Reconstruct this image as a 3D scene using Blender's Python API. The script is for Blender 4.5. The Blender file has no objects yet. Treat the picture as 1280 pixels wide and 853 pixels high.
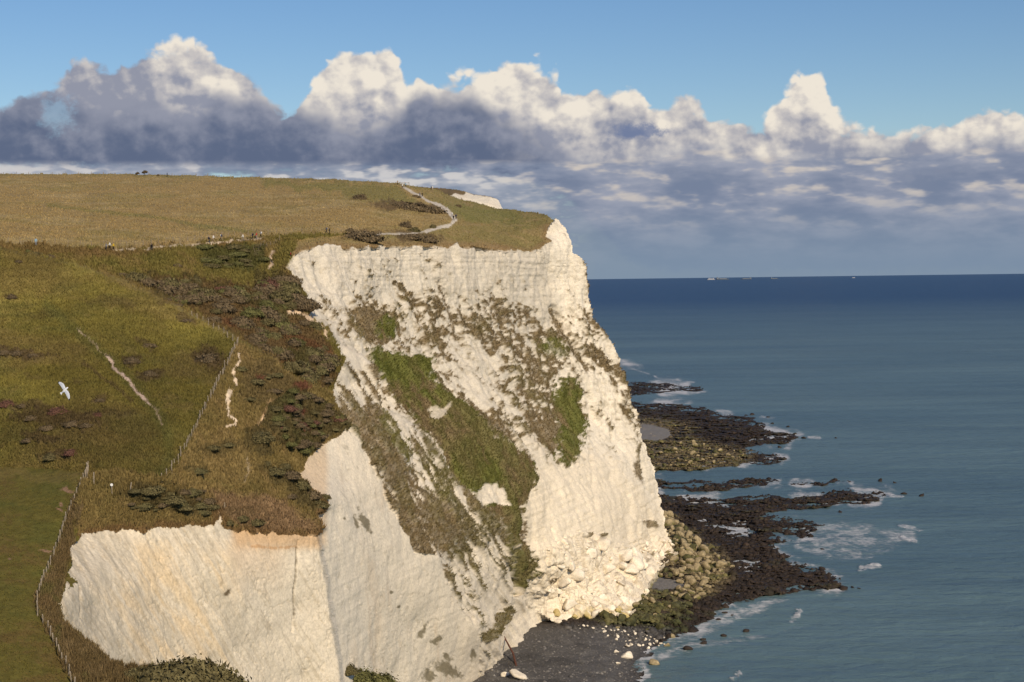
import bpy, bmesh, math, random
import numpy as np
from mathutils import Vector, Matrix, noise as mnoise

# ------------------------------------------------------------------ camera
HCAM = 90.0          # eye height above the sea
FPX = 2030.0         # focal length in pixels of a 1280 wide picture
PITCH = math.atan(76.3 / FPX)
ROLL = math.atan(0.0128)
FW = np.array([0, math.cos(PITCH), -math.sin(PITCH)])
UP0 = np.array([0, math.sin(PITCH), math.cos(PITCH)])
X0 = np.array([1.0, 0, 0])
RT = X0 * math.cos(ROLL) - UP0 * math.sin(ROLL)
UP = X0 * math.sin(ROLL) + UP0 * math.cos(ROLL)
CAM = np.array([0, 0, HCAM])

scene = bpy.context.scene
col = scene.collection
cam_data = bpy.data.cameras.new('camera')
cam_data.sensor_width = 36.0
cam_data.lens = 36.0 * FPX / 1280.0
cam_data.clip_start = 1.0
cam_data.clip_end = 600000.0
cam = bpy.data.objects.new('camera', cam_data)
col.objects.link(cam)
cam.matrix_world = Matrix(((RT[0], UP[0], -FW[0], CAM[0]), (RT[1], UP[1], -FW[1], CAM[1]),
                           (RT[2], UP[2], -FW[2], CAM[2]), (0, 0, 0, 1)))
scene.camera = cam

# ------------------------------------------------------------------ light
SUN_AZ = math.radians(153)      # clockwise from the view direction: behind, to the right
SUN_EL = math.radians(30)
sun_dir = Vector((math.sin(SUN_AZ) * math.cos(SUN_EL), math.cos(SUN_AZ) * math.cos(SUN_EL), math.sin(SUN_EL)))
sd = bpy.data.lights.new('sun', 'SUN')
sd.energy = 4.0
sd.angle = math.radians(0.53)
sd.color = (1.0, 0.84, 0.62)
sun = bpy.data.objects.new('sun', sd)
sun.rotation_euler = sun_dir.to_track_quat('Z', 'Y').to_euler()
sun.location = (300, -200, 400)
col.objects.link(sun)

scene.render.engine = 'CYCLES'
scene.view_settings.view_transform = 'Standard'
scene.view_settings.look = 'None'
scene.view_settings.gamma = 1.0
scene.view_settings.use_curve_mapping = False
scene.view_settings.exposure = 0.0
scene.cycles.use_denoising = True
scene.cycles.use_adaptive_sampling = True
scene.cycles.adaptive_threshold = 0.02
scene.cycles.max_bounces = 4
scene.cycles.diffuse_bounces = 2
scene.cycles.glossy_bounces = 2
scene.cycles.transmission_bounces = 2
scene.cycles.transparent_max_bounces = 4
scene.cycles.caustics_reflective = False
scene.cycles.caustics_refractive = False

# ------------------------------------------------------------------ node helpers
class NT:
    """small builder for shader node trees"""
    def __init__(s, tree):
        s.t = tree; s.n = tree.nodes; s.l = tree.links
    def node(s, typ, **kw):
        n = s.n.new(typ)
        for k, v in kw.items():
            setattr(n, k, v)
        return n
    def put(s, sock, v):
        if isinstance(v, bpy.types.NodeSocket):
            s.l.new(v, sock)
        elif v is not None:
            if isinstance(v, (tuple, list)) and len(v) == 3 and sock.type == 'RGBA':
                v = (*v, 1.0)
            sock.default_value = v
    def m(s, op, a, b=None, c=None, clamp=False):
        n = s.node('ShaderNodeMath', operation=op, use_clamp=clamp)
        for i, v in enumerate((a, b, c)):
            if v is not None: s.put(n.inputs[i], v)
        return n.outputs[0]
    def add(s, a, b): return s.m('ADD', a, b)
    def sub(s, a, b): return s.m('SUBTRACT', a, b)
    def mul(s, a, b): return s.m('MULTIPLY', a, b)
    def div(s, a, b): return s.m('DIVIDE', a, b)
    def mad(s, a, b, c): return s.m('MULTIPLY_ADD', a, b, c)
    def ss(s, v, lo, hi, a=0.0, b=1.0):
        n = s.node('ShaderNodeMapRange', interpolation_type='SMOOTHSTEP')
        s.put(n.inputs[0], v); s.put(n.inputs[1], lo); s.put(n.inputs[2], hi); s.put(n.inputs[3], a); s.put(n.inputs[4], b)
        return n.outputs[0]
    def comb(s, x, y, z=0.0):
        n = s.node('ShaderNodeCombineXYZ')
        for i, v in enumerate((x, y, z)): s.put(n.inputs[i], v)
        return n.outputs[0]
    def noise(s, vec, scale, detail=4.0, rough=0.55, dist=0.0, lac=2.0, typ='FBM', colour=False):
        n = s.node('ShaderNodeTexNoise')
        n.noise_dimensions = '3D'
        n.noise_type = typ
        if vec is not None: s.l.new(vec, n.inputs['Vector'])
        s.put(n.inputs['Scale'], scale); s.put(n.inputs['Detail'], detail)
        s.put(n.inputs['Roughness'], rough); s.put(n.inputs['Distortion'], dist); s.put(n.inputs['Lacunarity'], lac)
        return n.outputs['Color' if colour else 'Fac']
    def mix(s, f, a, b, mode='MIX'):
        n = s.node('ShaderNodeMix', data_type='RGBA', blend_type=mode)
        s.put(n.inputs[0], f); s.put(n.inputs[6], a); s.put(n.inputs[7], b)
        return n.outputs[2]
    def curve(s, v, pts, lo, hi):
        """piecewise curve y(x): x from pts range mapped 0..1, y mapped lo..hi"""
        x0, x1 = pts[0][0], pts[-1][0]
        mr = s.node('ShaderNodeMapRange'); s.put(mr.inputs[0], v)
        mr.inputs[1].default_value = x0; mr.inputs[2].default_value = x1
        fc = s.node('ShaderNodeFloatCurve')
        s.l.new(mr.outputs[0], fc.inputs['Value'])
        c = fc.mapping.curves[0]
        q = [((x - x0) / (x1 - x0), (y - lo) / (hi - lo)) for x, y in pts]
        c.points[0].location = q[0]; c.points[1].location = q[-1]
        for p in q[1:-1]: c.points.new(*p)
        for p in c.points: p.handle_type = 'AUTO_CLAMPED'
        fc.mapping.update()
        return s.mad(fc.outputs[0], hi - lo, lo)

def lin(r, g, b):
    f = lambda v: (v / 255 / 12.92) if v / 255 <= 0.04045 else ((v / 255 + 0.055) / 1.055) ** 2.4
    return (f(r), f(g), f(b))

# ------------------------------------------------------------------ sky
def build_world():
    w = bpy.data.worlds.new('World')
    scene.world = w
    w.use_nodes = True
    t = NT(w.node_tree)
    for n in list(t.n): t.n.remove(n)
    out = t.node('ShaderNodeOutputWorld')
    sky = t.node('ShaderNodeTexSky', sky_type='NISHITA')
    sky.sun_disc = False
    sky.sun_elevation = SUN_EL
    sky.sun_rotation = SUN_AZ
    sky.altitude = 90
    sky.air_density = 1.0; sky.dust_density = 0.3; sky.ozone_density = 3.0
    tc = t.node('ShaderNodeTexCoord')
    sep = t.node('ShaderNodeSeparateXYZ')
    t.l.new(tc.outputs['Generated'], sep.inputs[0])
    x, y, z = sep.outputs
    R = 2030.0
    U = t.mul(t.m('ARCTAN2', x, y), R)                     # azimuth, in units of 1/2030 rad
    hor = t.m('SQRT', t.add(t.mul(x, x), t.mul(y, y)))
    V = t.mul(t.m('ARCTAN2', z, hor), R)                   # elevation, same units
    P = t.comb(U, t.mul(V, 1.15), 0.0)
    def shift(vec, dx, dy, dz=0.0):
        n = t.node('ShaderNodeVectorMath', operation='ADD'); t.l.new(vec, n.inputs[0]); n.inputs[1].default_value = (dx, dy, dz)
        return n.outputs[0]
    big = t.noise(P, 0.009, 1, 0.5)
    puff = t.noise(P, 0.019, 5, 0.56)
    puff_l = t.noise(shift(P, 8, 12), 0.019, 3, 0.52)        # the same puffs sampled towards the sun
    fine = t.noise(P, 0.06, 5, 0.66)
    vor = t.node('ShaderNodeTexVoronoi', feature='F1'); vor.inputs['Scale'].default_value = 0.024
    vor.inputs['Detail'].default_value = 1.6; vor.inputs['Roughness'].default_value = 0.45
    wv = t.node('ShaderNodeVectorMath', operation='MULTIPLY_ADD')
    nc = t.noise(P, 0.035, 2, 0.6, colour=True)
    t.l.new(nc, wv.inputs[0]); wv.inputs[1].default_value = (40, 40, 0); t.l.new(P, wv.inputs[2])
    t.l.new(wv.outputs[0], vor.inputs['Vector'])
    cell = vor.outputs['Distance']
    # silhouettes: (azimuth, elevation); away from the picture the band goes on with noise
    far_noise = t.mul(t.sub(t.noise(P, 0.004, 2, 0.5), 0.5), t.mul(t.ss(t.m('ABSOLUTE', U), 640, 900), 220))
    T1 = [(-700, 195), (-640, 215), (-580, 238), (-545, 250), (-525, 276), (-470, 280), (-430, 300), (-375, 298), (-340, 274), (-305, 256),
          (-275, 226), (-258, 240), (-235, 270), (-200, 295), (-150, 298), (-125, 264), (-80, 262), (-40, 270), (10, 276),
          (55, 268), (85, 242), (120, 254), (160, 250), (190, 226), (215, 236), (250, 214), (300, 202), (325, 222), (345, 240),
          (372, 256), (396, 220), (420, 193), (460, 178), (500, 184), (540, 194), (580, 208), (610, 206), (640, 180), (700, 170)]
    T2 = [(-700, 200), (-640, 216), (-570, 236), (-520, 222), (-470, 214), (-430, 226), (-395, 208), (-350, 232), (-280, 228), (-240, 214), (-190, 200), (-140, 216),
          (-105, 240), (-60, 236), (-20, 216), (20, 196), (50, 178), (80, 154), (110, 122), (160, 104), (240, 112), (320, 104), (400, 118), (470, 110), (560, 116), (640, 108), (700, 110)]
    top1 = t.add(t.curve(U, T1, 100, 320), far_noise)
    top2 = t.add(t.curve(U, T2, 100, 320), far_noise)
    bump = t.add(t.mul(t.sub(0.45, cell), 32), t.mul(t.sub(fine, 0.5), 15))
    bump = t.m('MINIMUM', bump, 9.0)
    d1 = t.add(t.sub(top1, V), bump)
    m1 = t.ss(d1, -4, 8)
    rel = t.mul(t.sub(puff, puff_l), 2.9)
    lit_reg = t.curve(U, [(-700, 0.2), (-500, 0.34), (-440, 0.62), (-400, 0.95), (-350, 0.85), (-300, 0.55), (-262, 1.0), (-190, 1.12), (0, 1.1), (100, 1.02), (200, 0.8),
                          (260, 0.7), (320, 1.05), (380, 1.1), (430, 0.72), (520, 0.7), (580, 1.05), (640, 0.85), (700, 0.6)], 0, 1.2)
    thick = t.curve(U, [(-700, 60), (-400, 90), (-250, 150), (0, 150), (120, 150), (240, 135), (360, 130), (420, 110), (560, 100), (700, 90)], 0, 200)
    depth1 = t.div(d1, thick)
    l1 = t.add(t.mul(t.sub(1.15, depth1), lit_reg), t.add(rel, t.mul(t.sub(0.42, cell), 0.75)))
    l1 = t.add(l1, t.mul(t.sub(big, 0.5), 0.5))
    l1 = t.mul(l1, t.ss(d1, -8, 8, 0.8, 1.0))
    colA = t.mix(t.ss(l1, -0.1, 0.5), lin(146, 150, 166), lin(194, 190, 190))
    colA = t.mix(t.ss(l1, 0.35, 1.0), colA, lin(238, 229, 215))
    # dark bank in front
    d2 = t.add(t.sub(top2, V), t.add(t.mul(t.sub(puff, 0.5), 62), t.mul(t.sub(0.45, cell), 12)))
    m2 = t.ss(d2, -12, 20)
    base = t.curve(U, [(-700, 141), (-300, 137), (-60, 134), (40, 116), (110, 60), (200, 8), (700, 5)], 0, 200)
    mb = t.ss(t.add(t.sub(V, base), t.mul(t.sub(fine, 0.5), 22)), -6, 8)
    def oval(u, v, ru, rv, k):
        e = t.m('SQRT', t.add(t.m('POWER', t.div(t.sub(U, u), ru), 2.0), t.m('POWER', t.div(t.sub(V, v), rv), 2.0)))
        return t.add(e, t.mul(t.sub(fine, 0.5), k))
    holes = t.ss(oval(-549, 206, 16, 20, 3.6), 0.25, 1.6, 0.6, 1.0)
    dk = t.add(t.add(t.mul(t.ss(d2, 0, 70), -0.5), t.mul(t.sub(puff, 0.5), 1.1)), t.add(0.62, t.mul(rel, 0.5)))
    right = t.ss(U, 40, 180)
    colB = t.mix(t.ss(dk, 0.0, 0.95), lin(94, 106, 132), lin(146, 150, 166))
    colBr = t.mix(t.ss(dk, 0.0, 1.0), lin(122, 133, 154), lin(178, 177, 184))
    colB = t.mix(right, colB, colBr)
    # flat layered cloud towards the horizon, thinning into pale air
    Ps = t.comb(U, t.mul(V, 3.0), 3.7)
    st = t.noise(Ps, 0.0105, 4, 0.56)
    st2 = t.noise(shift(Ps, 8, 22), 0.0105, 3, 0.56)
    st_lit = t.ss(t.add(t.mul(t.sub(st, st2), 2.2), st), 0.50, 1.0)
    low_fade = t.ss(V, 40, 125)
    colS = t.mix(t.ss(st, 0.32, 0.66), lin(116, 129, 154), lin(156, 161, 177))
    colS = t.mix(t.mul(st_lit, t.mul(low_fade, 0.85)), colS, lin(214, 203, 190))
    colS = t.mix(t.sub(1.0, t.ss(V, 0, 110)), colS, lin(124, 143, 165))
    mS = t.mul(t.ss(t.sub(t.add(160, t.mul(t.sub(big, 0.5), 60)), V), -16, 44), t.ss(U, -40, 110, 0.0, 0.96))
    mS_left = t.mul(t.ss(st, 0.30, 0.44), t.ss(t.sub(150, V), -2, 10))
    mS = t.m('MAXIMUM', mS, t.mul(mS_left, 0.95))
    left_lit = t.mul(t.ss(U, 60, -60), t.ss(t.add(st, t.mul(st_lit, 0.5)), 0.4, 0.8))
    colS = t.mix(t.mul(left_lit, 0.8), colS, lin(206, 203, 204))
    # compose
    bg_sky = t.node('ShaderNodeBackground')
    hs = t.node('ShaderNodeHueSaturation'); hs.inputs['Saturation'].default_value = 1.2; hs.inputs['Hue'].default_value = 0.508; t.l.new(sky.outputs[0], hs.inputs['Color'])
    t.l.new(hs.outputs[0], bg_sky.inputs[0]); bg_sky.inputs[1].default_value = SKY_STRENGTH
    def bg(c, s=1.0):
        b = t.node('ShaderNodeBackground'); t.put(b.inputs[0], c); b.inputs[1].default_value = s; return b.outputs[0]
    def mixs(f, a, b):
        n = t.node('ShaderNodeMixShader'); t.put(n.inputs[0], f); t.l.new(a, n.inputs[1]); t.l.new(b, n.inputs[2]); return n.outputs[0]
    res = bg_sky.outputs[0]
    cc = colA
    mA = t.mul(t.mul(m1, mb), holes)
    mB = t.mul(m2, t.ss(U, 60, 240, 1.0, 0.7))
    cc = t.mix(mB, colA, colB)
    msc = t.mul(t.ss(oval(156, 182, 36, 10, 2.4), 1.25, 0.45), 0.8)       # a scrap of dark scud
    cc = t.mix(msc, cc, lin(104, 120, 156))
    res = mixs(mA, res, bg(cc))
    res = mixs(mS, res, bg(colS))
    t.l.new(res, out.inputs[0])
SKY_STRENGTH = 0.086
build_world()
# ------------------------------------------------------------------ numeric helpers
def at(px, py, Y):
    """world point seen at picture position px, py (1280 x 853) at distance Y along the view"""
    px = np.asarray(px, float); py = np.asarray(py, float); Y = np.asarray(Y, float)
    d = FW[None, :] * FPX + np.outer((px - 640).ravel(), RT) - np.outer((py - 426.5).ravel(), UP)
    s = (Y.ravel() / d[:, 1])[:, None]
    return (CAM[None, :] + d * s)
def at1(px, py, Y): return at([px], [py], [Y])[0]
def on_z(px, py, z=0.0):
    d = FW * FPX + (px - 640) * RT - (py - 426.5) * UP
    return CAM + d * ((z - HCAM) / d[2])
def project(P):
    q = P - CAM[None, :]
    w = q @ FW
    return 640 + FPX * (q @ RT) / w, 426.5 - FPX * (q @ UP) / w

def _hash(ix, iy, iz, seed):
    h = (ix.astype(np.uint32) * np.uint32(374761393)) ^ (iy.astype(np.uint32) * np.uint32(668265263)) ^ (iz.astype(np.uint32) * np.uint32(2147483647 - 61))
    h = h + np.uint32(seed * 1013904223 & 0xffffffff)
    h = (h ^ (h >> np.uint32(13))) * np.uint32(1274126177)
    h = (h ^ (h >> np.uint32(16))) * np.uint32(2246822519)
    h = h ^ (h >> np.uint32(15))
    return h.astype(np.float32) / np.float32(4294967295.0)
def vnoise(p, seed=0):
    f = np.floor(p); i = f.astype(np.int64); t = (p - f).astype(np.float32)
    t = t * t * t * (t * (t * 6 - 15) + 10)
    x, y, z = i[:, 0], i[:, 1], i[:, 2]
    r = 0
    for dx in (0, 1):
        wx = t[:, 0] if dx else 1 - t[:, 0]
        for dy in (0, 1):
            wy = t[:, 1] if dy else 1 - t[:, 1]
            for dz in (0, 1):
                wz = t[:, 2] if dz else 1 - t[:, 2]
                r = r + wx * wy * wz * _hash(x + dx, y + dy, z + dz, seed)
    return r
_ROT = np.array([[0.36, 0.48, -0.8], [-0.8, 0.60, 0.0], [0.48, 0.64, 0.60]])
def fbm(p, octaves=4, gain=0.5, seed=0):
    """noise in about -1..1"""
    r = 0; a = 1.0; s = 0
    q = np.asarray(p, float)
    for o in range(octaves):
        r = r + a * (vnoise(q, seed + o) * 2 - 1); s += a
        a *= gain; q = (q @ _ROT.T) * 2.03 + 17.3
    return (r / s * 1.5).astype(np.float32)
def P3(a, b, c=None):
    return np.stack([a, b, np.zeros_like(a) if c is None else c], 1)
def sstep(v, lo, hi):
    t = np.clip((v - lo) / (hi - lo), 0, 1)
    return t * t * (3 - 2 * t)
def seg_dist(x, y, pts, closed=False):
    d = np.full(x.shape, 1e9)
    n = len(pts)
    for i in range(n if closed else n - 1):
        (ax, ay), (bx, by) = pts[i][:2], pts[(i + 1) % n][:2]
        vx, vy = bx - ax, by - ay
        t = np.clip(((x - ax) * vx + (y - ay) * vy) / (vx * vx + vy * vy + 1e-9), 0, 1)
        d = np.minimum(d, np.hypot(x - ax - t * vx, y - ay - t * vy))
    return d
def inside(x, y, pts):
    r = np.zeros(x.shape, bool); n = len(pts)
    for i in range(n):
        (ax, ay), (bx, by) = pts[i], pts[(i + 1) % n]
        c = ((ay > y) != (by > y))
        r ^= c & (x < (bx - ax) * (y - ay) / (by - ay + 1e-12) + ax)
    return r
def sdist(x, y, pts):
    """signed distance to a polygon, positive inside"""
    out = np.full(x.shape, -1e3)
    xs = [p[0] for p in pts]; ys = [p[1] for p in pts]
    k = (x > min(xs) - 40) & (x < max(xs) + 40) & (y > min(ys) - 40) & (y < max(ys) + 40)
    if k.any():
        d = seg_dist(x[k], y[k], pts, True)
        out[k] = np.where(inside(x[k], y[k], pts), d, -d)
    return out
def rbf_fit(pts):
    a = np.array(pts, float); xy = a[:, :2] / 100; q = 1 / a[:, 2]
    n = len(a); r = np.hypot(xy[:, None, 0] - xy[None, :, 0], xy[:, None, 1] - xy[None, :, 1])
    M = np.zeros((n + 3, n + 3)); M[:n, :n] = r; M[:n, n] = 1; M[:n, n + 1:] = xy; M[n, :n] = 1; M[n + 1:, :n] = xy.T
    M[:n, :n] -= np.eye(n) * 0.02
    w = np.linalg.solve(M, np.concatenate([q, np.zeros(3)]))
    return xy, w
def rbf_eval(fit, x, y):
    xy, w = fit; x = x / 100; y = y / 100
    r = w[-3] + w[-2] * x + w[-1] * y
    for i in range(len(xy)):
        r = r + w[i] * np.hypot(x - xy[i, 0], y - xy[i, 1])
    return r

# ------------------------------------------------------------------ the lie of the land: outlines in picture units with distances
crest = [(-260, 213, 620), (0, 217, 620), (100, 217, 620), (190, 218, 615), (330, 222, 610), (420, 224, 600), (500, 229, 575), (520, 233, 572), (545, 236, 582),
         (560, 243, 585), (575, 249, 585), (592, 252, 585), (606, 256, 582), (620, 260, 578), (640, 262, 570), (672, 266, 550), (684, 269, 540)]
nose = [(694, 276, 528), (707, 287, 522), (714, 301, 519), (716, 314, 519), (727, 321, 521), (732, 349, 522), (746, 398, 524), (763, 422, 525), (775, 442, 526),
        (780, 472, 527), (793, 511, 528), (802, 546, 529), (815, 575, 530), (822, 605, 530), (827, 634, 530), (837, 680, 524)]
lip = [(364, 320, 362), (377, 313, 366), (408, 307, 378), (438, 310, 388), (484, 308, 404), (516, 308, 416), (562, 309, 436), (628, 312, 468), (661, 315, 487),
       (677, 308, 498), (690, 302, 508), (682, 295, 511), (686, 285, 516)]
spur_top = [(364, 320, 362), (359, 334, 360), (369, 348, 358), (385, 374, 353), (388, 394, 348), (408, 410, 344), (423, 430, 338), (432, 450, 333),
            (424, 470, 328), (414, 491, 318), (430, 522, 306), (435, 540, 300)]
bluff_l = [(435, 540, 300), (413, 549, 292), (395, 562, 285), (386, 574, 280), (375, 595, 273), (389, 610, 271), (410, 626, 270), (412, 635, 268), (398, 644, 264), (407, 660, 262), (400, 672, 258)]
bluff_r = [(435, 540, 300), (450, 555, 301), (465, 583, 302), (475, 600, 303), (484, 630, 305), (505, 659, 309), (520, 692, 313), (549, 694, 322), (558, 731, 326), (585, 778, 338), (597, 784, 342), (600, 802, 346), (598, 831, 351), (600, 852, 354.5)]
gully = [(423, 430, 350), (445, 440, 362), (468, 456, 366), (473, 476, 364), (482, 507, 362), (504, 519, 366), (531, 549, 368), (552, 583, 368), (590, 620, 374), (628, 655, 384), (644, 690, 391), (646, 745, 400)]
foot = [(600, 852, 354.5), (615, 840, 362.5), (632, 819, 379), (650, 812, 384.5), (660, 795, 399), (682, 785, 408), (686, 777, 415), (700, 776, 416), (740, 781, 411), (772, 778, 414),
        (800, 760, 431), (807, 745, 447), (812, 730, 465), (825, 712, 488), (847, 692, 515)]
alcove_top = [(400, 672, 258), (360, 668, 252), (320, 666, 247), (291, 666, 243), (282, 660, 241), (272, 641, 241), (269, 657, 238), (230, 658, 234), (198, 657, 230), (192, 663, 228), (144, 663, 223), (112, 665, 218), (91, 676, 213)]
alcove_l = [(91, 676, 213), (86, 698, 207), (86, 721, 201), (97, 729, 200), (86, 736, 197), (75, 762, 190)]
near_lip = [(75, 762, 190), (83, 782, 185), (102, 791, 183), (128, 820, 177), (157, 833, 175), (179, 834, 175), (237, 846, 174), (298, 868, 173), (330, 900, 170), (380, 1010, 160)]
brow = [(-260, 285, 318), (0, 311, 319), (40, 318, 319), (100, 333, 317), (150, 350, 315), (200, 372, 311), (250, 398, 306), (300, 425, 301), (340, 446, 298), (366, 471, 297), (375, 490, 296)]
fence_path = [(-260, 296, 318), (0, 303, 330), (130, 310, 338), (190, 310, 348), (270, 300, 368), (330, 295, 384), (400, 292, 394), (440, 294, 400)]
hill_fence = [(205, 600, 231), (230, 565, 242), (262, 500, 264), (297, 428, 299)]
corner = [(400, 672, 258), (408, 720, 259), (418, 780, 260), (428, 853, 261), (446, 1010, 263)]
gully_s = [(a, b, d - 7 if 0 < i else d - 2) for i, (a, b, d) in enumerate(gully)]
xy = lambda c: [p[:2] for p in c]

CTRL = {
 'M': crest + lip + fence_path + [(100, 260, 455), (300, 258, 475), (480, 262, 478), (560, 272, 475), (600, 290, 478), (650, 290, 505), (-260, 250, 440), (200, 285, 395), (450, 275, 440)] + nose[:3],
 'V': fence_path + spur_top + [(-100, 301, 327), (60, 318, 330), (100, 329, 329), (150, 346, 328), (200, 367, 327), (250, 392, 324), (300, 419, 318), (340, 440, 312), (366, 465, 307), (378, 484, 303),
       (260, 335, 350), (330, 345, 356), (300, 380, 338), (350, 420, 330), (340, 320, 368), (395, 500, 309), (400, 540, 296)],
 'H': brow + hill_fence + [(0, 583, 243), (-260, 570, 246), (60, 588, 238), (105, 592, 230), (150, 588, 230), (205, 600, 231), (100, 450, 278), (200, 500, 264), (300, 520, 269), (20, 400, 296), (250, 450, 288),
       (375, 490, 296), (414, 491, 309), (400, 540, 294)] + bluff_l[:5],
 'T': bluff_l + alcove_top + hill_fence + brow[7:10] + [(105, 592, 230), (150, 588, 230), (205, 600, 231), (260, 590, 248), (300, 600, 252), (340, 560, 268), (340, 640, 253), (230, 625, 236), (150, 630, 226), (100, 640, 217), (300, 520, 269), (400, 545, 292), (350, 530, 276), (215, 610, 235)],
 'L': [(-260, 570, 246), (0, 583, 243), (60, 588, 238), (105, 592, 230), (100, 640, 217), (60, 700, 201), (40, 760, 185), (0, 853, 165), (100, 900, 161), (-260, 853, 168), (-260, 1010, 138), (100, 1010, 142)] + alcove_top[-1:] + alcove_l + near_lip,
 'F': lip + nose + gully + foot[9:] + [(700, 286, 524), (470, 380, 396), (520, 390, 412), (600, 390, 446), (690, 400, 509), (694, 350, 512), (680, 350, 500), (680, 400, 496), (560, 430, 420), (640, 460, 455), (700, 500, 486), (735, 520, 505),
       (470, 430, 376), (430, 400, 366), (400, 350, 370), (510, 470, 384), (560, 520, 388), (620, 560, 402), (665, 600, 414), (720, 570, 462), (690, 660, 416), (740, 640, 446), (780, 600, 496),
       (700, 700, 412), (760, 690, 452), (800, 660, 498), (740, 735, 424), (690, 750, 414), (815, 690, 506), (650, 680, 401), (780, 500, 518), (750, 450, 516), (735, 400, 514), (765, 560, 505)] + [(672, 766, 409)],
 'S': spur_top + gully_s + bluff_r + foot[:7] + [(460, 520, 332), (520, 600, 343), (580, 690, 356), (620, 760, 374), (650, 770, 400), (440, 480, 340)],
 'W': bluff_l[:7] + bluff_r + [(430, 600, 290), (412, 640, 273), (410, 680, 269), (480, 700, 297), (418, 740, 271), (428, 800, 274), (438, 853, 276), (458, 1010, 280), (520, 780, 316), (480, 853, 302), (560, 853, 336), (500, 1010, 306), (600, 1010, 362)],
 'K': alcove_top + alcove_l + corner + [(372, 690, 254), (372, 760, 254.5), (372, 853, 255), (372, 1010, 257), (300, 760, 239), (300, 853, 238), (200, 760, 224), (120, 760, 205), (95, 790, 194), (150, 853, 208), (220, 853, 224), (250, 1010, 230), (110, 853, 196), (340, 800, 248), (120, 1010, 200), (290, 700, 238)],
}
FIT = {k: rbf_fit(list({p[:2]: p for p in v}.values())) for k, v in CTRL.items()}

POLY = {
 'M': xy(crest) + [(694, 276), (690, 285)] + xy(lip)[::-1] + [(372, 300)] + xy(fence_path)[::-1],
 'F': xy(lip) + [(692, 278)] + xy(nose) + xy(foot)[::-1][:9] + [(672, 766), (646, 745)] + xy(gully)[::-1] + [(408, 410), (388, 394), (385, 374), (369, 348), (359, 334)],
 'S': xy(spur_top)[5:] + xy(bluff_r) + xy(foot)[1:7] + [(672, 766), (646, 745)] + xy(gully)[::-1],
 'W': xy(bluff_r) + [(600, 1010)] + xy(corner)[::-1] + xy(bluff_l)[::-1],
 'K': xy(alcove_top) + xy(alcove_l) + [(60, 800), (60, 1010)] + xy(corner)[::-1],
 'T': [(105, 592), (150, 587), (205, 597), (230, 565), (262, 500), (297, 428), (340, 446), (366, 471), (414, 491), (430, 522)] + xy(bluff_l) + xy(alcove_top)[1:] + [(96, 618)],
 'H': xy(brow) + [(340, 447), (297, 428), (262, 500), (230, 565), (205, 598), (150, 588), (105, 593), (60, 588), (0, 583), (-260, 570)],
 'V': xy(fence_path) + [(372, 300)] + xy(spur_top) + [(414, 491), (375, 490)] + xy(brow)[::-1],
 'L': [(-260, 564), (0, 577), (60, 582), (110, 586), (103, 618), (97, 676)] + xy(alcove_l) + xy(near_lip) + [(-260, 1010)],
}
LAND = xy(crest) + xy(nose) + xy(foot)[::-1] + [(600, 1008), (64, 1008), (64, 802), (75, 762), (91, 676), (105, 592), (-258, 571)]
ORDER = ['M', 'V', 'H', 'T', 'F', 'S', 'W', 'K']

# picture-regular grid of samples over the land
GX0, GX1, GY0, GY1 = -260, 860, 205, 1012
gx = np.concatenate([np.arange(GX0, 0, 4.0), np.arange(0, GX1, 1.0)])
gy = np.concatenate([np.arange(GY0, 330, 0.8), np.arange(330, 853, 1.0), np.arange(853, GY1, 4.0)])
NX, NY = len(gx), len(gy)
PX, PY = [a.ravel() for a in np.meshgrid(gx, gy)]
jit = P3(PX, PY)
JA = (2.4 + 1.6 * sstep(PY, 630, 650) * sstep(PX, 385, 350) - 1.2 * sstep(PY, 675, 690) * sstep(PX, 385, 398)) * (0.12 + 0.88 * sstep(PY, 288, 306))          # ragged edges, except along the sky
jx = PX + JA * fbm(jit / 9.0, 3, 0.6, 5)
jy = PY + JA * fbm(jit / 9.0 + 50, 3, 0.6, 6)

def make_sheet(order):
    lab = np.full(PX.shape, -1); q = np.zeros(PX.shape)
    for i, k in enumerate(order):
        lab[inside(jx, jy, POLY[k])] = i
    if len(order) > 1:                                   # close slivers between neighbouring faces
        land = inside(jx, jy, LAND).reshape(NY, NX)
        g = lab.reshape(NY, NX)
        for _ in range(24):
            hole = (g < 0) & land
            if not hole.any(): break
            for ax, sh in ((0, 1), (0, -1), (1, 1), (1, -1)):
                r = np.roll(g, sh, ax); g = np.where((g < 0) & land & (r >= 0), r, g)
        lab = g.ravel()
    for i, k in enumerate(order):
        s = lab == i
        q[s] = rbf_eval(FIT[k], PX[s], PY[s])
    return lab, q
def blur(v, valid, n):
    v = v.reshape(NY, NX).copy(); m = valid.reshape(NY, NX).astype(float)
    v = v * m
    for _ in range(n):
        for ax in (0, 1):
            a = np.roll(v, 1, ax) + 2 * v + np.roll(v, -1, ax); b = np.roll(m, 1, ax) + 2 * m + np.roll(m, -1, ax)
            v = np.where(m > 0, a / np.maximum(b, 1e-9), 0); m = (m > 0).astype(float)
            v = v * m
    return v.ravel()
def sheet_points(q, valid):
    P = np.zeros((len(PX), 3))
    Y = 1 / np.where(valid, np.maximum(q, 1e-4), 1)
    P[valid] = at(PX[valid], PY[valid], Y[valid])
    return P
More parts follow.
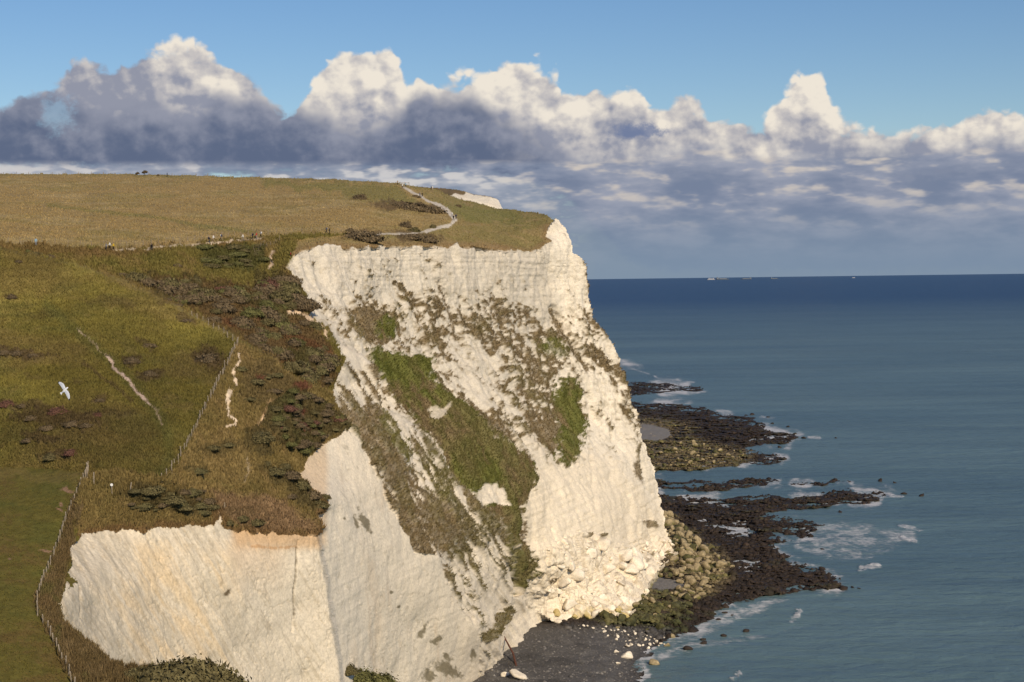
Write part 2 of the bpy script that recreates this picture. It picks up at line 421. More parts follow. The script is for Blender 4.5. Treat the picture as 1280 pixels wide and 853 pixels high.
def sheet_normals(P, valid):
    G = P.reshape(NY, NX, 3); V = valid.reshape(NY, NX)
    def diff(ax):
        a = np.roll(G, -1, ax); b = np.roll(G, 1, ax)
        va = np.roll(V, -1, ax); vb = np.roll(V, 1, ax)
        a = np.where(va[..., None], a, G); b = np.where(vb[..., None], b, G)
        return a - b
    n = np.cross(diff(0), diff(1)).reshape(-1, 3)
    n /= np.maximum(np.linalg.norm(n, axis=1), 1e-9)[:, None]
    flip = ((CAM - P) * n).sum(1) < 0
    n[flip] *= -1
    return n
# ------------------------------------------------------------------ materials
def mat_tinted(name, scale, amount, rough=0.95, bump=0.0, bscale=3.0, spec=0.2, second=None):
    """colour comes from the 'tint' attribute of the mesh, broken up by procedural noise"""
    m = bpy.data.materials.new(name); m.use_nodes = True
    t = NT(m.node_tree); b = t.n['Principled BSDF']
    a = t.node('ShaderNodeAttribute', attribute_name='tint')
    g = t.node('ShaderNodeNewGeometry')
    n = t.noise(g.outputs['Position'], scale, 5, 0.65)
    f = t.ss(n, 0.25, 0.75, 1 - amount, 1 + amount)
    sc = t.node('ShaderNodeVectorMath', operation='SCALE'); t.l.new(a.outputs['Color'], sc.inputs[0]); t.l.new(f, sc.inputs['Scale'])
    t.l.new(sc.outputs[0], b.inputs['Base Color'])
    b.inputs['Roughness'].default_value = rough
    b.inputs['Specular IOR Level'].default_value = spec
    if bump:
        bn = t.node('ShaderNodeBump'); bn.inputs['Strength'].default_value = 1.0; bn.inputs['Distance'].default_value = bump
        t.l.new(t.noise(g.outputs['Position'], bscale, 5, 0.65), bn.inputs['Height']); t.l.new(bn.outputs[0], b.inputs['Normal'])
    return m
def mat_plain(name, c, rough=0.8, var=0.2, scale=5.0, spec=0.3, metal=0.0):
    m = bpy.data.materials.new(name); m.use_nodes = True
    t = NT(m.node_tree); b = t.n['Principled BSDF']
    tc = t.node('ShaderNodeTexCoord')
    n = t.noise(tc.outputs['Object'], scale, 4, 0.6)
    t.l.new(t.mix(t.ss(n, 0.3, 0.7), tuple(v * (1 - var) for v in c), tuple(min(1, v * (1 + var)) for v in c)), b.inputs['Base Color'])
    b.inputs['Roughness'].default_value = rough; b.inputs['Specular IOR Level'].default_value = spec; b.inputs['Metallic'].default_value = metal
    return m
M_CHALK = mat_tinted('chalk', 2.4, 0.17, 0.95, 0.05, 2.6)
M_TURF = mat_tinted('turf', 0.9, 0.28, 1.0, 0.12, 1.6, 0.1)
M_TUFT = mat_tinted('grass_tuft', 3.0, 0.2, 1.0, 0, 1, 0.1)
M_SHORE = mat_tinted('shore', 1.5, 0.35, 0.75, 0.25, 1.4, 0.35)

def val_rbf(pts, x, y):
    """smooth map of a number given at picture places"""
    a = np.array(pts, float); xy_ = a[:, :2] / 100; n = len(a)
    r = np.hypot(xy_[:, None, 0] - xy_[None, :, 0], xy_[:, None, 1] - xy_[None, :, 1])
    Mx = np.zeros((n + 1, n + 1)); Mx[:n, :n] = r; Mx[:n, n] = 1; Mx[n, :n] = 1
    w = np.linalg.solve(Mx, np.concatenate([a[:, 2], [0]]))
    o = np.full(x.shape, w[-1])
    for i in range(n): o = o + w[i] * np.hypot(x / 100 - xy_[i, 0], y / 100 - xy_[i, 1])
    return o

def new_mesh(name, verts, faces_idx, nper, tint=None, smooth=False, mats=(), fmat=None):
    me = bpy.data.meshes.new(name)
    me.vertices.add(len(verts)); me.vertices.foreach_set('co', np.asarray(verts, np.float32).ravel())
    fi = np.asarray(faces_idx, np.int32).ravel()
    me.loops.add(len(fi)); me.loops.foreach_set('vertex_index', fi)
    me.polygons.add(len(fi) // nper); me.polygons.foreach_set('loop_start', np.arange(0, len(fi), nper, dtype=np.int32))
    if smooth: me.polygons.foreach_set('use_smooth', np.ones(len(fi) // nper, bool))
    if tint is not None:
        at_ = me.attributes.new('tint', 'FLOAT_COLOR', 'POINT')
        c = np.ones((len(verts), 4), np.float32); c[:, :3] = np.clip(tint, 0.003, 0.9)
        at_.data.foreach_set('color', c.ravel())
    for m in mats: me.materials.append(m)
    if fmat is not None: me.polygons.foreach_set('material_index', np.asarray(fmat, np.int32))
    me.update(calc_edges=True)
    return me
def link(name, me, parent=None, kind=None, label=None, cat=None, group=None):
    o = bpy.data.objects.new(name, me); col.objects.link(o)
    if parent is not None: o.parent = parent
    if kind: o['kind'] = kind
    if label: o['label'] = label
    if cat: o['category'] = cat
    if group: o['group'] = group
    return o
def grid_obj(name, P, valid, sel, tint, mat, label, cat):
    idx = np.arange(NX * NY).reshape(NY, NX)
    v = valid.reshape(NY, NX); s = sel.reshape(NY, NX)
    ok = v[:-1, :-1] & v[1:, :-1] & v[:-1, 1:] & v[1:, 1:] & s[:-1, :-1]
    quads = np.stack([idx[:-1, :-1][ok], idx[1:, :-1][ok], idx[1:, 1:][ok], idx[:-1, 1:][ok]], 1)
    used, inv = np.unique(quads.ravel(), return_inverse=True)
    me = new_mesh(name, P[used], inv, 4, tint[used], True, [mat])
    return link(name, me, kind='structure', label=label, cat=cat)

# ------------------------------------------------------------------ land: depths
lab, q = make_sheet(ORDER)
valid = lab >= 0
q = blur(q, valid, 4)
P = sheet_points(q, valid); N = sheet_normals(P, valid)
LI = {k: i for i, k in enumerate(ORDER)}
isk = {k: lab == LI[k] for k in ORDER}
labL, qL = make_sheet(['L']); vL = labL >= 0
qL = blur(qL, vL, 3)
PL = sheet_points(qL, vL); NL = sheet_normals(PL, vL)

# ------------------------------------------------------------------ land: colours and relief
C = lambda *c: np.array(c, float)
def mixc(base, m, c):
    m = np.clip(m, 0, 1)[:, None]
    return base * (1 - m) + np.asarray(c) * m
W1 = P3(PX, PY)
wx = PX + 5 * fbm(W1 / 22, 3, 0.55, 11); wy = PY + 5 * fbm(W1 / 22 + 9, 3, 0.55, 12)       # wandering outlines
wf = fbm(W1 / 3.2, 3, 0.6, 13)                                                          # fine break-up of edges
def poly_m(pts, soft=3.0, rag=3.0):
    return sstep(sdist(wx, wy, pts) + rag * wf, -soft, soft)
def ell_m(cx, cy, rx, ry, ang=0.0, rag=0.35, soft=0.35):
    a = math.radians(ang); dx, dy = wx - cx, wy - cy
    u = (dx * math.cos(a) + dy * math.sin(a)) / rx; v = (-dx * math.sin(a) + dy * math.cos(a)) / ry
    return sstep(1.0 - np.hypot(u, v) + rag * wf, -soft, soft)
def stroke_m(pts, w, soft=1.0, rag=1.0, warp=0.25):
    x = PX + (wx - PX) * warp; y = PY + (wy - PY) * warp
    d = np.full(PX.shape, 1e3); xs = [p[0] for p in pts]; ys = [p[1] for p in pts]
    k = (PX > min(xs) - 20) & (PX < max(xs) + 20) & (PY > min(ys) - 20) & (PY < max(ys) + 20)
    d[k] = seg_dist(x[k], y[k], pts)
    return sstep(w - d + rag * wf, -soft, soft)
def vf(fn):
    """noise field over the land in world space"""
    o = np.zeros(len(PX), np.float32); o[valid] = fn(P[valid]); return o
n20 = vf(lambda p: fbm(p / 24, 3, 0.5, 21)); n6 = vf(lambda p: fbm(p / 7, 4, 0.55, 22)); n2 = vf(lambda p: fbm(p / 2.2, 4, 0.6, 23))
n07 = vf(lambda p: fbm(p / 0.8, 2, 0.6, 24))
streak_h = fbm(P3(PX / 70, PY / 5.0), 4, 0.6, 25)

tint = np.zeros((len(PX), 3))
# -- meadow
m = isk['M']
t_ = np.tile(C(0.205, 0.148, 0.062), (len(PX), 1))
t_ = mixc(t_, sstep(streak_h + 0.5 * n20, -0.2, 0.7) * 0.6, C(0.15, 0.125, 0.045))
t_ = mixc(t_, sstep(n6 + streak_h * 0.9, 0.1, 0.8) * 0.6, C(0.26, 0.195, 0.095))
t_ = mixc(t_, sstep(fbm(P3(PX / 30, PY / 3.0), 3, 0.6, 28), 0.2, 0.8) * 0.45, C(0.15, 0.112, 0.052))
t_ = mixc(t_, stroke_m([(60, 258), (180, 270), (240, 281), (320, 291)], 2.0, 1.5) * 0.5, C(0.10, 0.10, 0.03))
t_ = mixc(t_, poly_m([(330, 226), (420, 228), (500, 234), (530, 262), (470, 252), (400, 240), (330, 234)], 4) * 0.7, C(0.125, 0.115, 0.038))
hl = poly_m([(445, 300), (520, 290), (575, 276), (545, 256), (520, 240), (560, 238), (700, 268), (700, 320), (360, 325), (380, 300)], 5)
t_ = mixc(t_, hl * 0.75, C(0.145, 0.122, 0.045))
t_ = mixc(t_, hl * sstep(n6 + 0.6 * streak_h, -0.1, 0.5) * 0.6, C(0.20, 0.145, 0.066))
t_ = mixc(t_, hl * ell_m(600, 268, 60, 10, 8) * 0.6, C(0.11, 0.112, 0.035))
t_ = mixc(t_, stroke_m(xy(lip), 5, 4, 2) * 0.7, C(0.175, 0.115, 0.055))
t_ = mixc(t_, stroke_m(xy(crest), 2.5, 2, 1) * 0.6, C(0.12, 0.105, 0.04))
for (a, b, c, d, e) in [(495, 258, 30, 5, 4), (525, 259, 26, 4, 8), (452, 294, 24, 6, 0), (520, 295, 30, 5, 5)]:
    t_ = mixc(t_, ell_m(a, b, c, d, e) * 0.8, C(0.075, 0.052, 0.028))
PATH = C(0.36, 0.32, 0.25)
t_ = mixc(t_, stroke_m([(505, 234), (516, 241), (530, 249), (545, 256)], 1.5, 0.8, 0.5), PATH)
t_ = mixc(t_, stroke_m([(545, 256), (557, 262), (563, 268), (569, 275)], 2.5, 0.8, 0.8), PATH)
t_ = mixc(t_, stroke_m([(569, 275), (562, 282), (545, 286), (532, 290)], 2.1, 0.8, 0.8), PATH)
t_ = mixc(t_, stroke_m([(532, 290), (512, 293), (480, 293), (440, 296)], 1.0, 0.8, 0.5) * 0.8, PATH)
t_ = mixc(t_, stroke_m([(665, 312), (620, 298), (630, 288)], 1.0, 1) * 0.35, C(0.10, 0.08, 0.04))
tint[m] = t_[m]
# -- hollow with scrub
m = isk['V']
t_ = np.tile(C(0.125, 0.112, 0.034), (len(PX), 1))
t_ = mixc(t_, sstep(n6 + 0.4 * n2, 0.0, 0.8) * 0.7, C(0.16, 0.122, 0.052))
t_ = mixc(t_, sstep(-n6 + 0.5 * n20, 0.1, 0.8) * 0.5, C(0.085, 0.088, 0.028))
scrub = poly_m([(155, 346), (230, 346), (300, 356), (350, 350), (370, 352), (400, 412), (426, 470), (412, 492), (370, 472), (300, 424), (240, 392), (190, 366)], 6, 6)
t_ = mixc(t_, scrub * 0.85, C(0.088, 0.06, 0.032))
t_ = mixc(t_, scrub * sstep(n6 + n20, 0.0, 0.5) * 0.8, C(0.052, 0.052, 0.02))
t_ = mixc(t_, scrub * sstep(n6 - n20, 0.3, 0.8) * 0.6, C(0.12, 0.055, 0.032))
t_ = mixc(t_, poly_m([(250, 308), (290, 306), (330, 310), (336, 330), (320, 340), (268, 338), (254, 324)], 4, 4) * 0.85, C(0.052, 0.056, 0.02))  # shaded slope below the path painted as a dark tint, with scrub
t_ = mixc(t_, poly_m([(318, 336), (330, 344), (352, 346), (386, 376), (380, 388), (345, 384), (322, 362)], 4, 4) * 0.75, C(0.062, 0.056, 0.024))
t_ = mixc(t_, poly_m([(0, 300), (130, 308), (190, 309), (260, 300), (330, 294), (330, 300), (250, 308), (130, 322), (0, 316)], 4, 3) * 0.55, C(0.14, 0.09, 0.045))
t_ = mixc(t_, stroke_m([(140, 313), (190, 311), (230, 307), (262, 304)], 0.9, 0.8, 1.2), C(0.33, 0.30, 0.23))
t_ = mixc(t_, stroke_m([(240, 307), (290, 301), (330, 297)], 1.2, 0.8, 0.8), PATH)
t_ = mixc(t_, stroke_m([(342, 315), (338, 320), (339, 332), (336, 336)], 2.0, 1, 1), C(0.40, 0.33, 0.24))
t_ = mixc(t_, poly_m([(325, 365), (336, 355), (338, 376), (336, 386), (328, 384), (321, 374)], 2, 2), C(0.44, 0.33, 0.22))
t_ = mixc(t_, poly_m([(352, 386), (366, 384), (386, 392), (408, 410), (418, 428), (402, 414), (380, 398), (360, 396)], 1.5, 2) * 0.8, C(0.55, 0.45, 0.33))
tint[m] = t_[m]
# -- hillside
m = isk['H']
t_ = np.tile(C(0.138, 0.122, 0.028), (len(PX), 1))
t_ = mixc(t_, sstep(n6 + 0.5 * streak_h, -0.1, 0.7) * 0.6, C(0.102, 0.10, 0.026))
t_ = mixc(t_, sstep(n2 + n6, 0.3, 1.0) * 0.5, C(0.175, 0.14, 0.045))
t_ = mixc(t_, sstep(n20 - 0.2 * n2, 0.0, 0.6) * 0.65, C(0.115, 0.088, 0.032))
t_ = mixc(t_, sstep(fbm(P3(PX / 90, PY / 30), 4, 0.6, 26) + 0.3 * n6, 0.1, 0.8) * 0.5, C(0.085, 0.082, 0.022))
for (a, b, c, d, e, s) in [(18, 443, 44, 7, 3, .9), (185, 430, 16, 5, 20, .6), (165, 452, 14, 7, 10, .8), (187, 471, 16, 5, 0, .8), (124, 500, 10, 4, 0, .7), (70, 525, 55, 12, 4, .75), (30, 508, 34, 6, 0, .7),
                           (52, 550, 26, 5, 0, .7), (72, 572, 22, 6, 0, .8), (258, 450, 22, 14, 30, .85), (100, 480, 8, 3, 0, .4), (150, 520, 22, 5, 0, .4), (40, 470, 12, 4, 0, .4), (300, 470, 16, 20, 20, .6), (230, 402, 12, 4, 20, .7),
                           (140, 380, 30, 6, 10, .35), (14, 374, 10, 4, 0, .7), (60, 395, 30, 5, 5, .3), (215, 378, 20, 4, 15, .6), (325, 470, 34, 26, 35, .55)]:
    t_ = mixc(t_, ell_m(a, b, c, d, e) * s, C(0.068, 0.05, 0.024))
t_ = mixc(t_, stroke_m([(60, 385), (100, 418), (140, 450), (175, 492), (205, 530), (212, 570), (195, 600)], 7, 5, 2, 0.6) * 0.55, C(0.088, 0.095, 0.026))
t_ = mixc(t_, stroke_m([(105, 455), (140, 480), (165, 500)], 2, 2, 2) * 0.6, C(0.085, 0.062, 0.03))
t_ = mixc(t_, stroke_m([(96, 412), (118, 430), (134, 446)], 0.7, 0.9, 1.6) * 0.7, C(0.34, 0.28, 0.18))
t_ = mixc(t_, stroke_m([(134, 446), (141, 452), (140, 459), (152, 468), (163, 476), (169, 488), (181, 499), (188, 508)], 1.7, 0.9, 0.9), C(0.42, 0.34, 0.24))
t_ = mixc(t_, stroke_m([(182, 500), (196, 516), (202, 530)], 1.0, 1, 1.4) * 0.6, C(0.36, 0.30, 0.20))
RC1 = [(298, 444), (299, 453), (291, 462), (293, 475), (296, 483)]
tint[m] = t_[m]
# -- promontory top between hill and bluff
m = isk['T']
t_ = np.tile(C(0.135, 0.108, 0.042), (len(PX), 1))
t_ = mixc(t_, sstep(n6 + 0.4 * n2, 0.0, 0.8) * 0.6, C(0.105, 0.09, 0.032))
t_ = mixc(t_, sstep(n2 - n6, 0.2, 0.9) * 0.5, C(0.18, 0.135, 0.062))
t_ = mixc(t_, poly_m([(225, 555), (290, 545), (320, 575), (318, 600), (290, 616), (235, 612)], 6) * 0.6, C(0.175, 0.138, 0.058))
t_ = mixc(t_, poly_m([(262, 618), (330, 622), (372, 640), (400, 668), (300, 664), (270, 640)], 6) * 0.7, C(0.175, 0.12, 0.075))
t_ = mixc(t_, poly_m([(300, 455), (345, 450), (372, 478), (362, 500), (330, 512), (300, 500)], 5, 5) * 0.75, C(0.085, 0.068, 0.032))
dk = poly_m([(362, 484), (400, 498), (432, 528), (434, 542), (404, 552), (388, 572), (350, 556), (328, 528), (338, 508)], 3, 3)
t_ = mixc(t_, dk * 0.9, C(0.055, 0.047, 0.021))
t_ = mixc(t_, dk * sstep(n6, -0.1, 0.5) * 0.7, C(0.045, 0.05, 0.018))
for (a, b, c, d, e) in [(378, 515, 7, 5, 0), (382, 539, 7, 5, 0), (372, 485, 10, 6, 0), (376, 450, 9, 6, 20), (322, 475, 6, 4, 0)]:
    t_ = mixc(t_, ell_m(a, b, c, d, e) * 0.8, C(0.09, 0.036, 0.026))
for (a, b, c, d, e, s) in [(322, 552, 20, 14, 20, .9), (355, 600, 34, 12, 25, .85), (388, 628, 26, 10, 25, .85), (190, 622, 40, 12, 12, .8), (230, 628, 30, 14, 20, .75), (270, 560, 26, 8, 0, .6), (245, 588, 16, 5, 5, .7), (285, 640, 40, 6, 8, .3)]:
    t_ = mixc(t_, ell_m(a, b, c, d, e) * s, C(0.058, 0.05, 0.023))
edge = np.maximum(stroke_m(xy(alcove_top), 5, 4, 3), stroke_m(xy(bluff_l)[5:], 5, 4, 3))
t_ = mixc(t_, edge * 0.75, C(0.125, 0.082, 0.04))
t_ = mixc(t_, stroke_m([(290, 490), (285, 505), (286, 518), (294, 524), (293, 532), (284, 533)], 1.6, 0.9, 0.8), C(0.46, 0.40, 0.30))
t_ = mixc(t_, stroke_m([(286, 490), (284, 500), (286, 512)], 2.6, 1.0, 1.0), C(0.50, 0.44, 0.33))
t_ = mixc(t_, stroke_m([(331, 518), (328, 525), (323, 532)], 1.2, 0.9, 1), C(0.44, 0.34, 0.22))
t_ = mixc(t_, stroke_m([(355, 495), (335, 505), (331, 518)], 0.8, 1, 1) * 0.6, C(0.30, 0.22, 0.12))
t_ = mixc(t_, stroke_m([(310, 572), (312, 590), (306, 602)], 1.1, 1, 1.2) * 0.6, C(0.32, 0.28, 0.2))
t_ = mixc(t_, stroke_m([(255, 600), (292, 609), (282, 618)], 1.2, 1, 1) * 0.4, C(0.09, 0.09, 0.03))
tint[m] = t_[m]
k = isk['H'] | isk['T']
tint[k] = mixc(tint, stroke_m(RC1, 1.3, 0.9, 0.9), C(0.46, 0.40, 0.30))[k]
k = isk['H'] | isk['V']
tint[k] = mixc(tint, stroke_m(xy(brow)[4:], 4, 4, 3) * 0.35, C(0.17, 0.13, 0.055))[k]

# -- chalk
chalk = np.tile(C(0.73, 0.675, 0.575), (len(PX), 1))
chalk = mixc(chalk, sstep(n20 + 0.4 * n6, -0.2, 0.8) * 0.5, C(0.74, 0.66, 0.53))
chalk = mixc(chalk, sstep(n6 + 0.5 * n2, 0.15, 0.9) * 0.35, C(0.60, 0.565, 0.50))
strata = vf(lambda p: fbm(np.stack([p[:, 0] / 40, p[:, 1] / 40, p[:, 2] / 0.9], 1), 3, 0.6, 31))
chalk = mixc(chalk, sstep(strata, 0.4, 0.85) * 0.38, C(0.48, 0.445, 0.39))
jn = vf(lambda p_: np.abs(fbm(np.stack([p_[:, 0] / 2.2, p_[:, 1] / 2.2, p_[:, 2] / 26], 1), 3, 0.5, 35)))
chalk = mixc(chalk, sstep(jn, 0.03, 0.0) * 0.38, C(0.42, 0.38, 0.31))
chalk = mixc(chalk, sstep(vf(lambda p_: fbm(np.stack([p_[:, 0] / 4, p_[:, 1] / 4, p_[:, 2] / 30], 1), 4, 0.6, 36)), 0.1, 0.8) * 0.35, C(0.62, 0.55, 0.44))
crk = vf(lambda p_: np.abs(fbm(np.stack([p_[:, 0] / 5, p_[:, 1] / 5, p_[:, 2] / 9], 1), 4, 0.6, 33)))
chalk = mixc(chalk, sstep(crk, 0.03, 0.0) * 0.32, C(0.36, 0.32, 0.26))
crk2 = vf(lambda p_: np.abs(fbm(p_ / 2.4 + 7, 3, 0.6, 34)))
chalk = mixc(chalk, sstep(crk2, 0.05, 0.0) * sstep(n20, -0.4, 0.5) * 0.22, C(0.42, 0.38, 0.31))
# diagonal directions on the faces
def diag(ang, lu, lv, seed, oc=4, g=0.55):
    a = math.radians(ang)
    return fbm(P3((PX * math.cos(a) + PY * math.sin(a)) / lu, (-PX * math.sin(a) + PY * math.cos(a)) / lv), oc, g, seed)
dF = diag(54, 42, 15, 41, 4, 0.6); dF2 = diag(40, 8, 5, 42, 3); dS = diag(57, 60, 5.0, 43); dS2 = diag(57, 26, 3.0, 44, 3); dK = diag(60, 48, 7.0, 45)
densF = val_rbf([(400, 330, .10), (500, 330, .16), (480, 345, .3), (600, 330, .08), (670, 330, .06), (560, 370, .36), (600, 360, .3), (480, 362, .28), (420, 370, .22), (650, 360, .22), (520, 400, .56),
    (470, 405, .85), (600, 410, .52), (660, 410, .58), (640, 380, .42), (700, 370, .05), (712, 420, .62), (560, 440, .28), (590, 430, .42), (545, 420, .42), (500, 428, .25), (620, 450, .33), (600, 480, .22), (620, 500, .28),
    (660, 460, .6), (680, 500, .48), (640, 520, .4), (650, 545, .5), (600, 530, .7), (700, 545, .85), (720, 440, .45), (690, 335, .03), (740, 455, .34), (762, 500, .26), (738, 385, .4), (770, 450, .40),
    (735, 480, .15), (660, 620, -.3), (750, 600, -.3), (720, 650, -.3), (800, 650, -.1), (775, 570, .02), (795, 545, .34), (700, 720, -.2), (440, 330, .12), (540, 345, .3), (430, 400, .5), (440, 440, .3), (690, 430, .5), (725, 345, .2), (745, 530, .0), (712, 290, .25), (800, 690, .0)], PX, PY)
densF = densF - 0.05 * sstep(PY, 400, 370) + 0.06 * sstep(PY, 395, 420) - 0.13 * sstep(PX, 570, 640) * sstep(PX, 745, 700) * sstep(PY, 390, 410)
vegF = sstep(0.70 * dF + 0.50 * dF2 + 0.45 * wf + (densF - 0.44) * 2.6, -0.22, 0.34)
G1 = poly_m([(463, 442), (480, 434), (515, 440), (530, 436), (546, 450), (540, 470), (556, 492), (575, 500), (592, 518), (612, 545), (642, 560), (672, 580), (664, 604), (650, 640), (655, 680), (672, 715), (656, 722),
             (645, 745), (640, 690), (625, 655), (590, 620), (556, 583), (531, 546), (506, 514), (484, 488)], 3, 5)
G2 = poly_m([(700, 470), (728, 478), (735, 520), (732, 555), (712, 584), (694, 572), (700, 540), (690, 500)], 3, 6)
G3 = np.maximum(ell_m(486, 412, 16, 12, 0), ell_m(690, 435, 18, 12, 0) * 0.8)
G4 = ell_m(600, 540, 50, 26, 30) * 0.8
hole = poly_m([(592, 616), (606, 606), (626, 612), (631, 632), (612, 636), (598, 630)], 1.2, 1.5)
hole2 = np.maximum(poly_m([(536, 514), (560, 508), (556, 520), (542, 526)], 1.5, 2), poly_m([(500, 440), (530, 436), (532, 441), (508, 445)], 1.5, 2))
vegF = np.maximum(vegF, np.maximum(G1, np.maximum(G2, np.maximum(G3, G4))))
vegF = vegF * (1 - hole) * (1 - hole2)
green = np.clip(np.maximum(G1 * 0.9, np.maximum(G2 * 0.85, G3)) * sstep(n6 + 0.4 * n2 + 0.5, -0.2, 0.6), 0, 1)
spots = np.maximum.reduce([stroke_m([(690, 390), (705, 412), (722, 438), (736, 460)], 5, 3, 5), stroke_m([(728, 322), (731, 345), (742, 385), (760, 420)], 2.5, 2, 3), stroke_m([(545, 352), (560, 384), (572, 420)], 2.0, 2, 3)] + [ell_m(a, b, c, d, e) for a, b, c, d, e in [(812, 658, 8, 4, 20), (800, 590, 4, 14, -20), (747, 673, 4, 3, 0), (731, 671, 3, 3, 0), (690, 725, 6, 3, 0), (795, 565, 3, 10, -15)]])
gm = np.maximum(G1, np.maximum(G2, G3))
vegF = vegF * np.maximum(gm, 0.95 + 0.15 * wf)
vegF = np.clip(np.maximum(vegF, spots * 0.9), 0, 1)
brown = C(0.185, 0.14, 0.075)
vegc = np.tile(brown, (len(PX), 1))
vegc = mixc(vegc, sstep(n2, -0.1, 0.7) * 0.6, C(0.125, 0.098, 0.048))
vegc = mixc(vegc, sstep(n6, 0.0, 0.7) * 0.45, C(0.145, 0.13, 0.05))
green = green * (1 - 0.55 * sstep(n20 + 0.3 * n6, 0.0, 0.6))
vegc_g = mixc(vegc, green, C(0.12, 0.13, 0.03))
vegc_g = mixc(vegc_g, green * sstep(n2 + 0.5 * n6, 0.1, 0.8) * 0.6, C(0.085, 0.102, 0.024))
m = isk['F']
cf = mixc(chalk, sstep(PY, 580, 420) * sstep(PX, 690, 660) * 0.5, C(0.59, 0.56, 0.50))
cf = mixc(cf, sstep(PX, 686, 696) * 0.6, C(0.83, 0.775, 0.67))  # right facet whitened in the tint to paint its stronger sunlight
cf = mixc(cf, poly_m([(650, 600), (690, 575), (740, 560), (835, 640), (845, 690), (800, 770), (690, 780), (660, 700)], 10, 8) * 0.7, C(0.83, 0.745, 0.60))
stain = sstep(0.4 * dF + 0.6 * dF2 + 0.7 * wf + (densF - 0.24) * 2.2, -0.2, 0.8) * sstep(PY, 306, 330)
cf = mixc(cf, stain * 0.55, C(0.40, 0.355, 0.265))
pile_y = sstep(PY, 742, 772) * sstep(n2 + 0.5 * n6, -0.3, 0.4) * sstep(PX, 690, 740)
cf = mixc(cf, pile_y * 0.8, C(0.42, 0.33, 0.10))
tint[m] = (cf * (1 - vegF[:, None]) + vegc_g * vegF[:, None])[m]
# spur flank
densS = val_rbf([(390, 400, .1), (410, 420, .15), (425, 450, .2), (440, 480, .35), (450, 470, .55), (420, 500, .4), (440, 540, .75), (460, 560, .9), (470, 520, .95), (500, 560, 1.0), (490, 600, .9), (520, 620, .8), (500, 650, .9), (540, 680, .95),
    (480, 500, .5), (505, 530, .3), (545, 580, .6), (560, 640, .95), (600, 660, .75), (590, 700, .35), (620, 700, .45), (640, 700, .6), (570, 720, .6), (590, 760, .35), (620, 740, .2), (635, 760, .15), (600, 790, .2), (640, 800, .0), (660, 770, 0.0), (620, 780, .3), (605, 840, 0), (648, 730, .3), (690, 775, 0), (430, 470, .3)], PX, PY)
vegS = sstep(0.85 * dS + 0.55 * dS2 + 0.2 * wf + (densS - 0.56) * 2.1, -0.2, 0.3)
vegS = np.maximum(vegS, poly_m([(618, 780), (634, 758), (640, 762), (632, 782), (612, 800), (598, 806), (600, 792)], 1.5, 2))
vegS = np.clip(vegS * (0.95 + 0.15 * wf), 0, 1)
gS = np.maximum(ell_m(497, 545, 12, 40, -28), np.maximum(ell_m(545, 600, 14, 40, -35) * 0.7, ell_m(640, 690, 8, 40, 5)))
vs = mixc(vegc, gS * 0.75, C(0.125, 0.128, 0.034))
vs = mixc(vs, sstep(dS2, -0.1, 0.8) * 0.5, C(0.16, 0.125, 0.052))
vs = mixc(vs, sstep(n20 + n6 * 0.4, -0.2, 0.5) * 0.5, C(0.125, 0.115, 0.04))
m = isk['S']
tint[m] = (chalk * (1 - vegS[:, None]) + vs * vegS[:, None])[m]
# white bluff
m = isk['W']
cw = mixc(chalk, 0.6 * np.ones(len(PX)), C(0.77, 0.70, 0.58))
cw = mixc(cw, sstep(diag(80, 60, 18, 46), 0.0, 0.8) * 0.45, C(0.62, 0.585, 0.51))
cw = mixc(cw, sstep(diag(86, 70, 12, 47), 0.3, 0.9) * 0.35, C(0.70, 0.56, 0.40))
cw = mixc(cw, sstep(PX - 0.12 * (PY - 660), 470, 405) * 0.3, C(0.68, 0.65, 0.585))
spk = sstep(vf(lambda p_: fbm(p_ / 1.3, 2, 0.5, 37)), 0.72, 0.95)
cw = mixc(cw, spk * 0.45, C(0.40, 0.36, 0.28))
vegW = np.maximum.reduce([ell_m(a, b, c, d, e, 0.5) for a, b, c, d, e in [(455, 652, 5, 14, -20), (413, 620, 2, 2, 0), (546, 803, 5, 5, 0), (562, 838, 16, 8, 30), (535, 845, 10, 10, 0), (560, 822, 5, 6, 0), (594, 820, 4, 8, 0), (427, 650, 2, 2, 0), (492, 738, 2, 2, 0), (500, 758, 3, 1.5, 0), (443, 656, 3, 8, 0), (530, 790, 3, 8, 30)]])
tint[m] = mixc(cw, vegW * 0.85, C(0.17, 0.145, 0.085))[m]
# alcove
m = isk['K']
ck = mixc(chalk, 0.5 * np.ones(len(PX)), C(0.76, 0.68, 0.54))
ochre = sstep(diag(58, 95, 34, 49, 3) + 0.45 * dK + 0.5 * diag(60, 22, 4, 50, 3), -0.65, 0.7) * sstep(PX, 315, 270) * (0.55 + 0.45 * sstep(PX, 110, 190)) * sstep(PY, 664, 690)
ck = mixc(ck, ochre * 0.55, C(0.68, 0.51, 0.29))
greys = sstep(-dK + 0.6 * diag(61, 30, 4, 54, 3) - diag(58, 95, 34, 49, 3), 0.0, 0.9) * sstep(PX, 330, 280)
ck = mixc(ck, greys * 0.7, C(0.53, 0.48, 0.385))
ck = mixc(ck, sstep(diag(60, 10, 3, 55, 3), 0.3, 0.9) * sstep(PX, 300, 270) * 0.35, C(0.42, 0.33, 0.20))
ck = mixc(ck, sstep(PX, 280, 300) * sstep(PX, 370, 340) * sstep(PY, 760, 680) * 0.35, C(0.66, 0.46, 0.27))
ck = mixc(ck, sstep(diag(60, 30, 3, 48, 3), 0.35, 0.8) * 0.4, C(0.44, 0.38, 0.28))
ck = mixc(ck, sstep(PY, 678, 664) * sstep(PX, 285, 300) * 0.8, C(0.46, 0.32, 0.18))
ck = mixc(ck, sstep(PY, 694, 676) * sstep(PX, 284, 300) * 0.85, C(0.60, 0.42, 0.25))
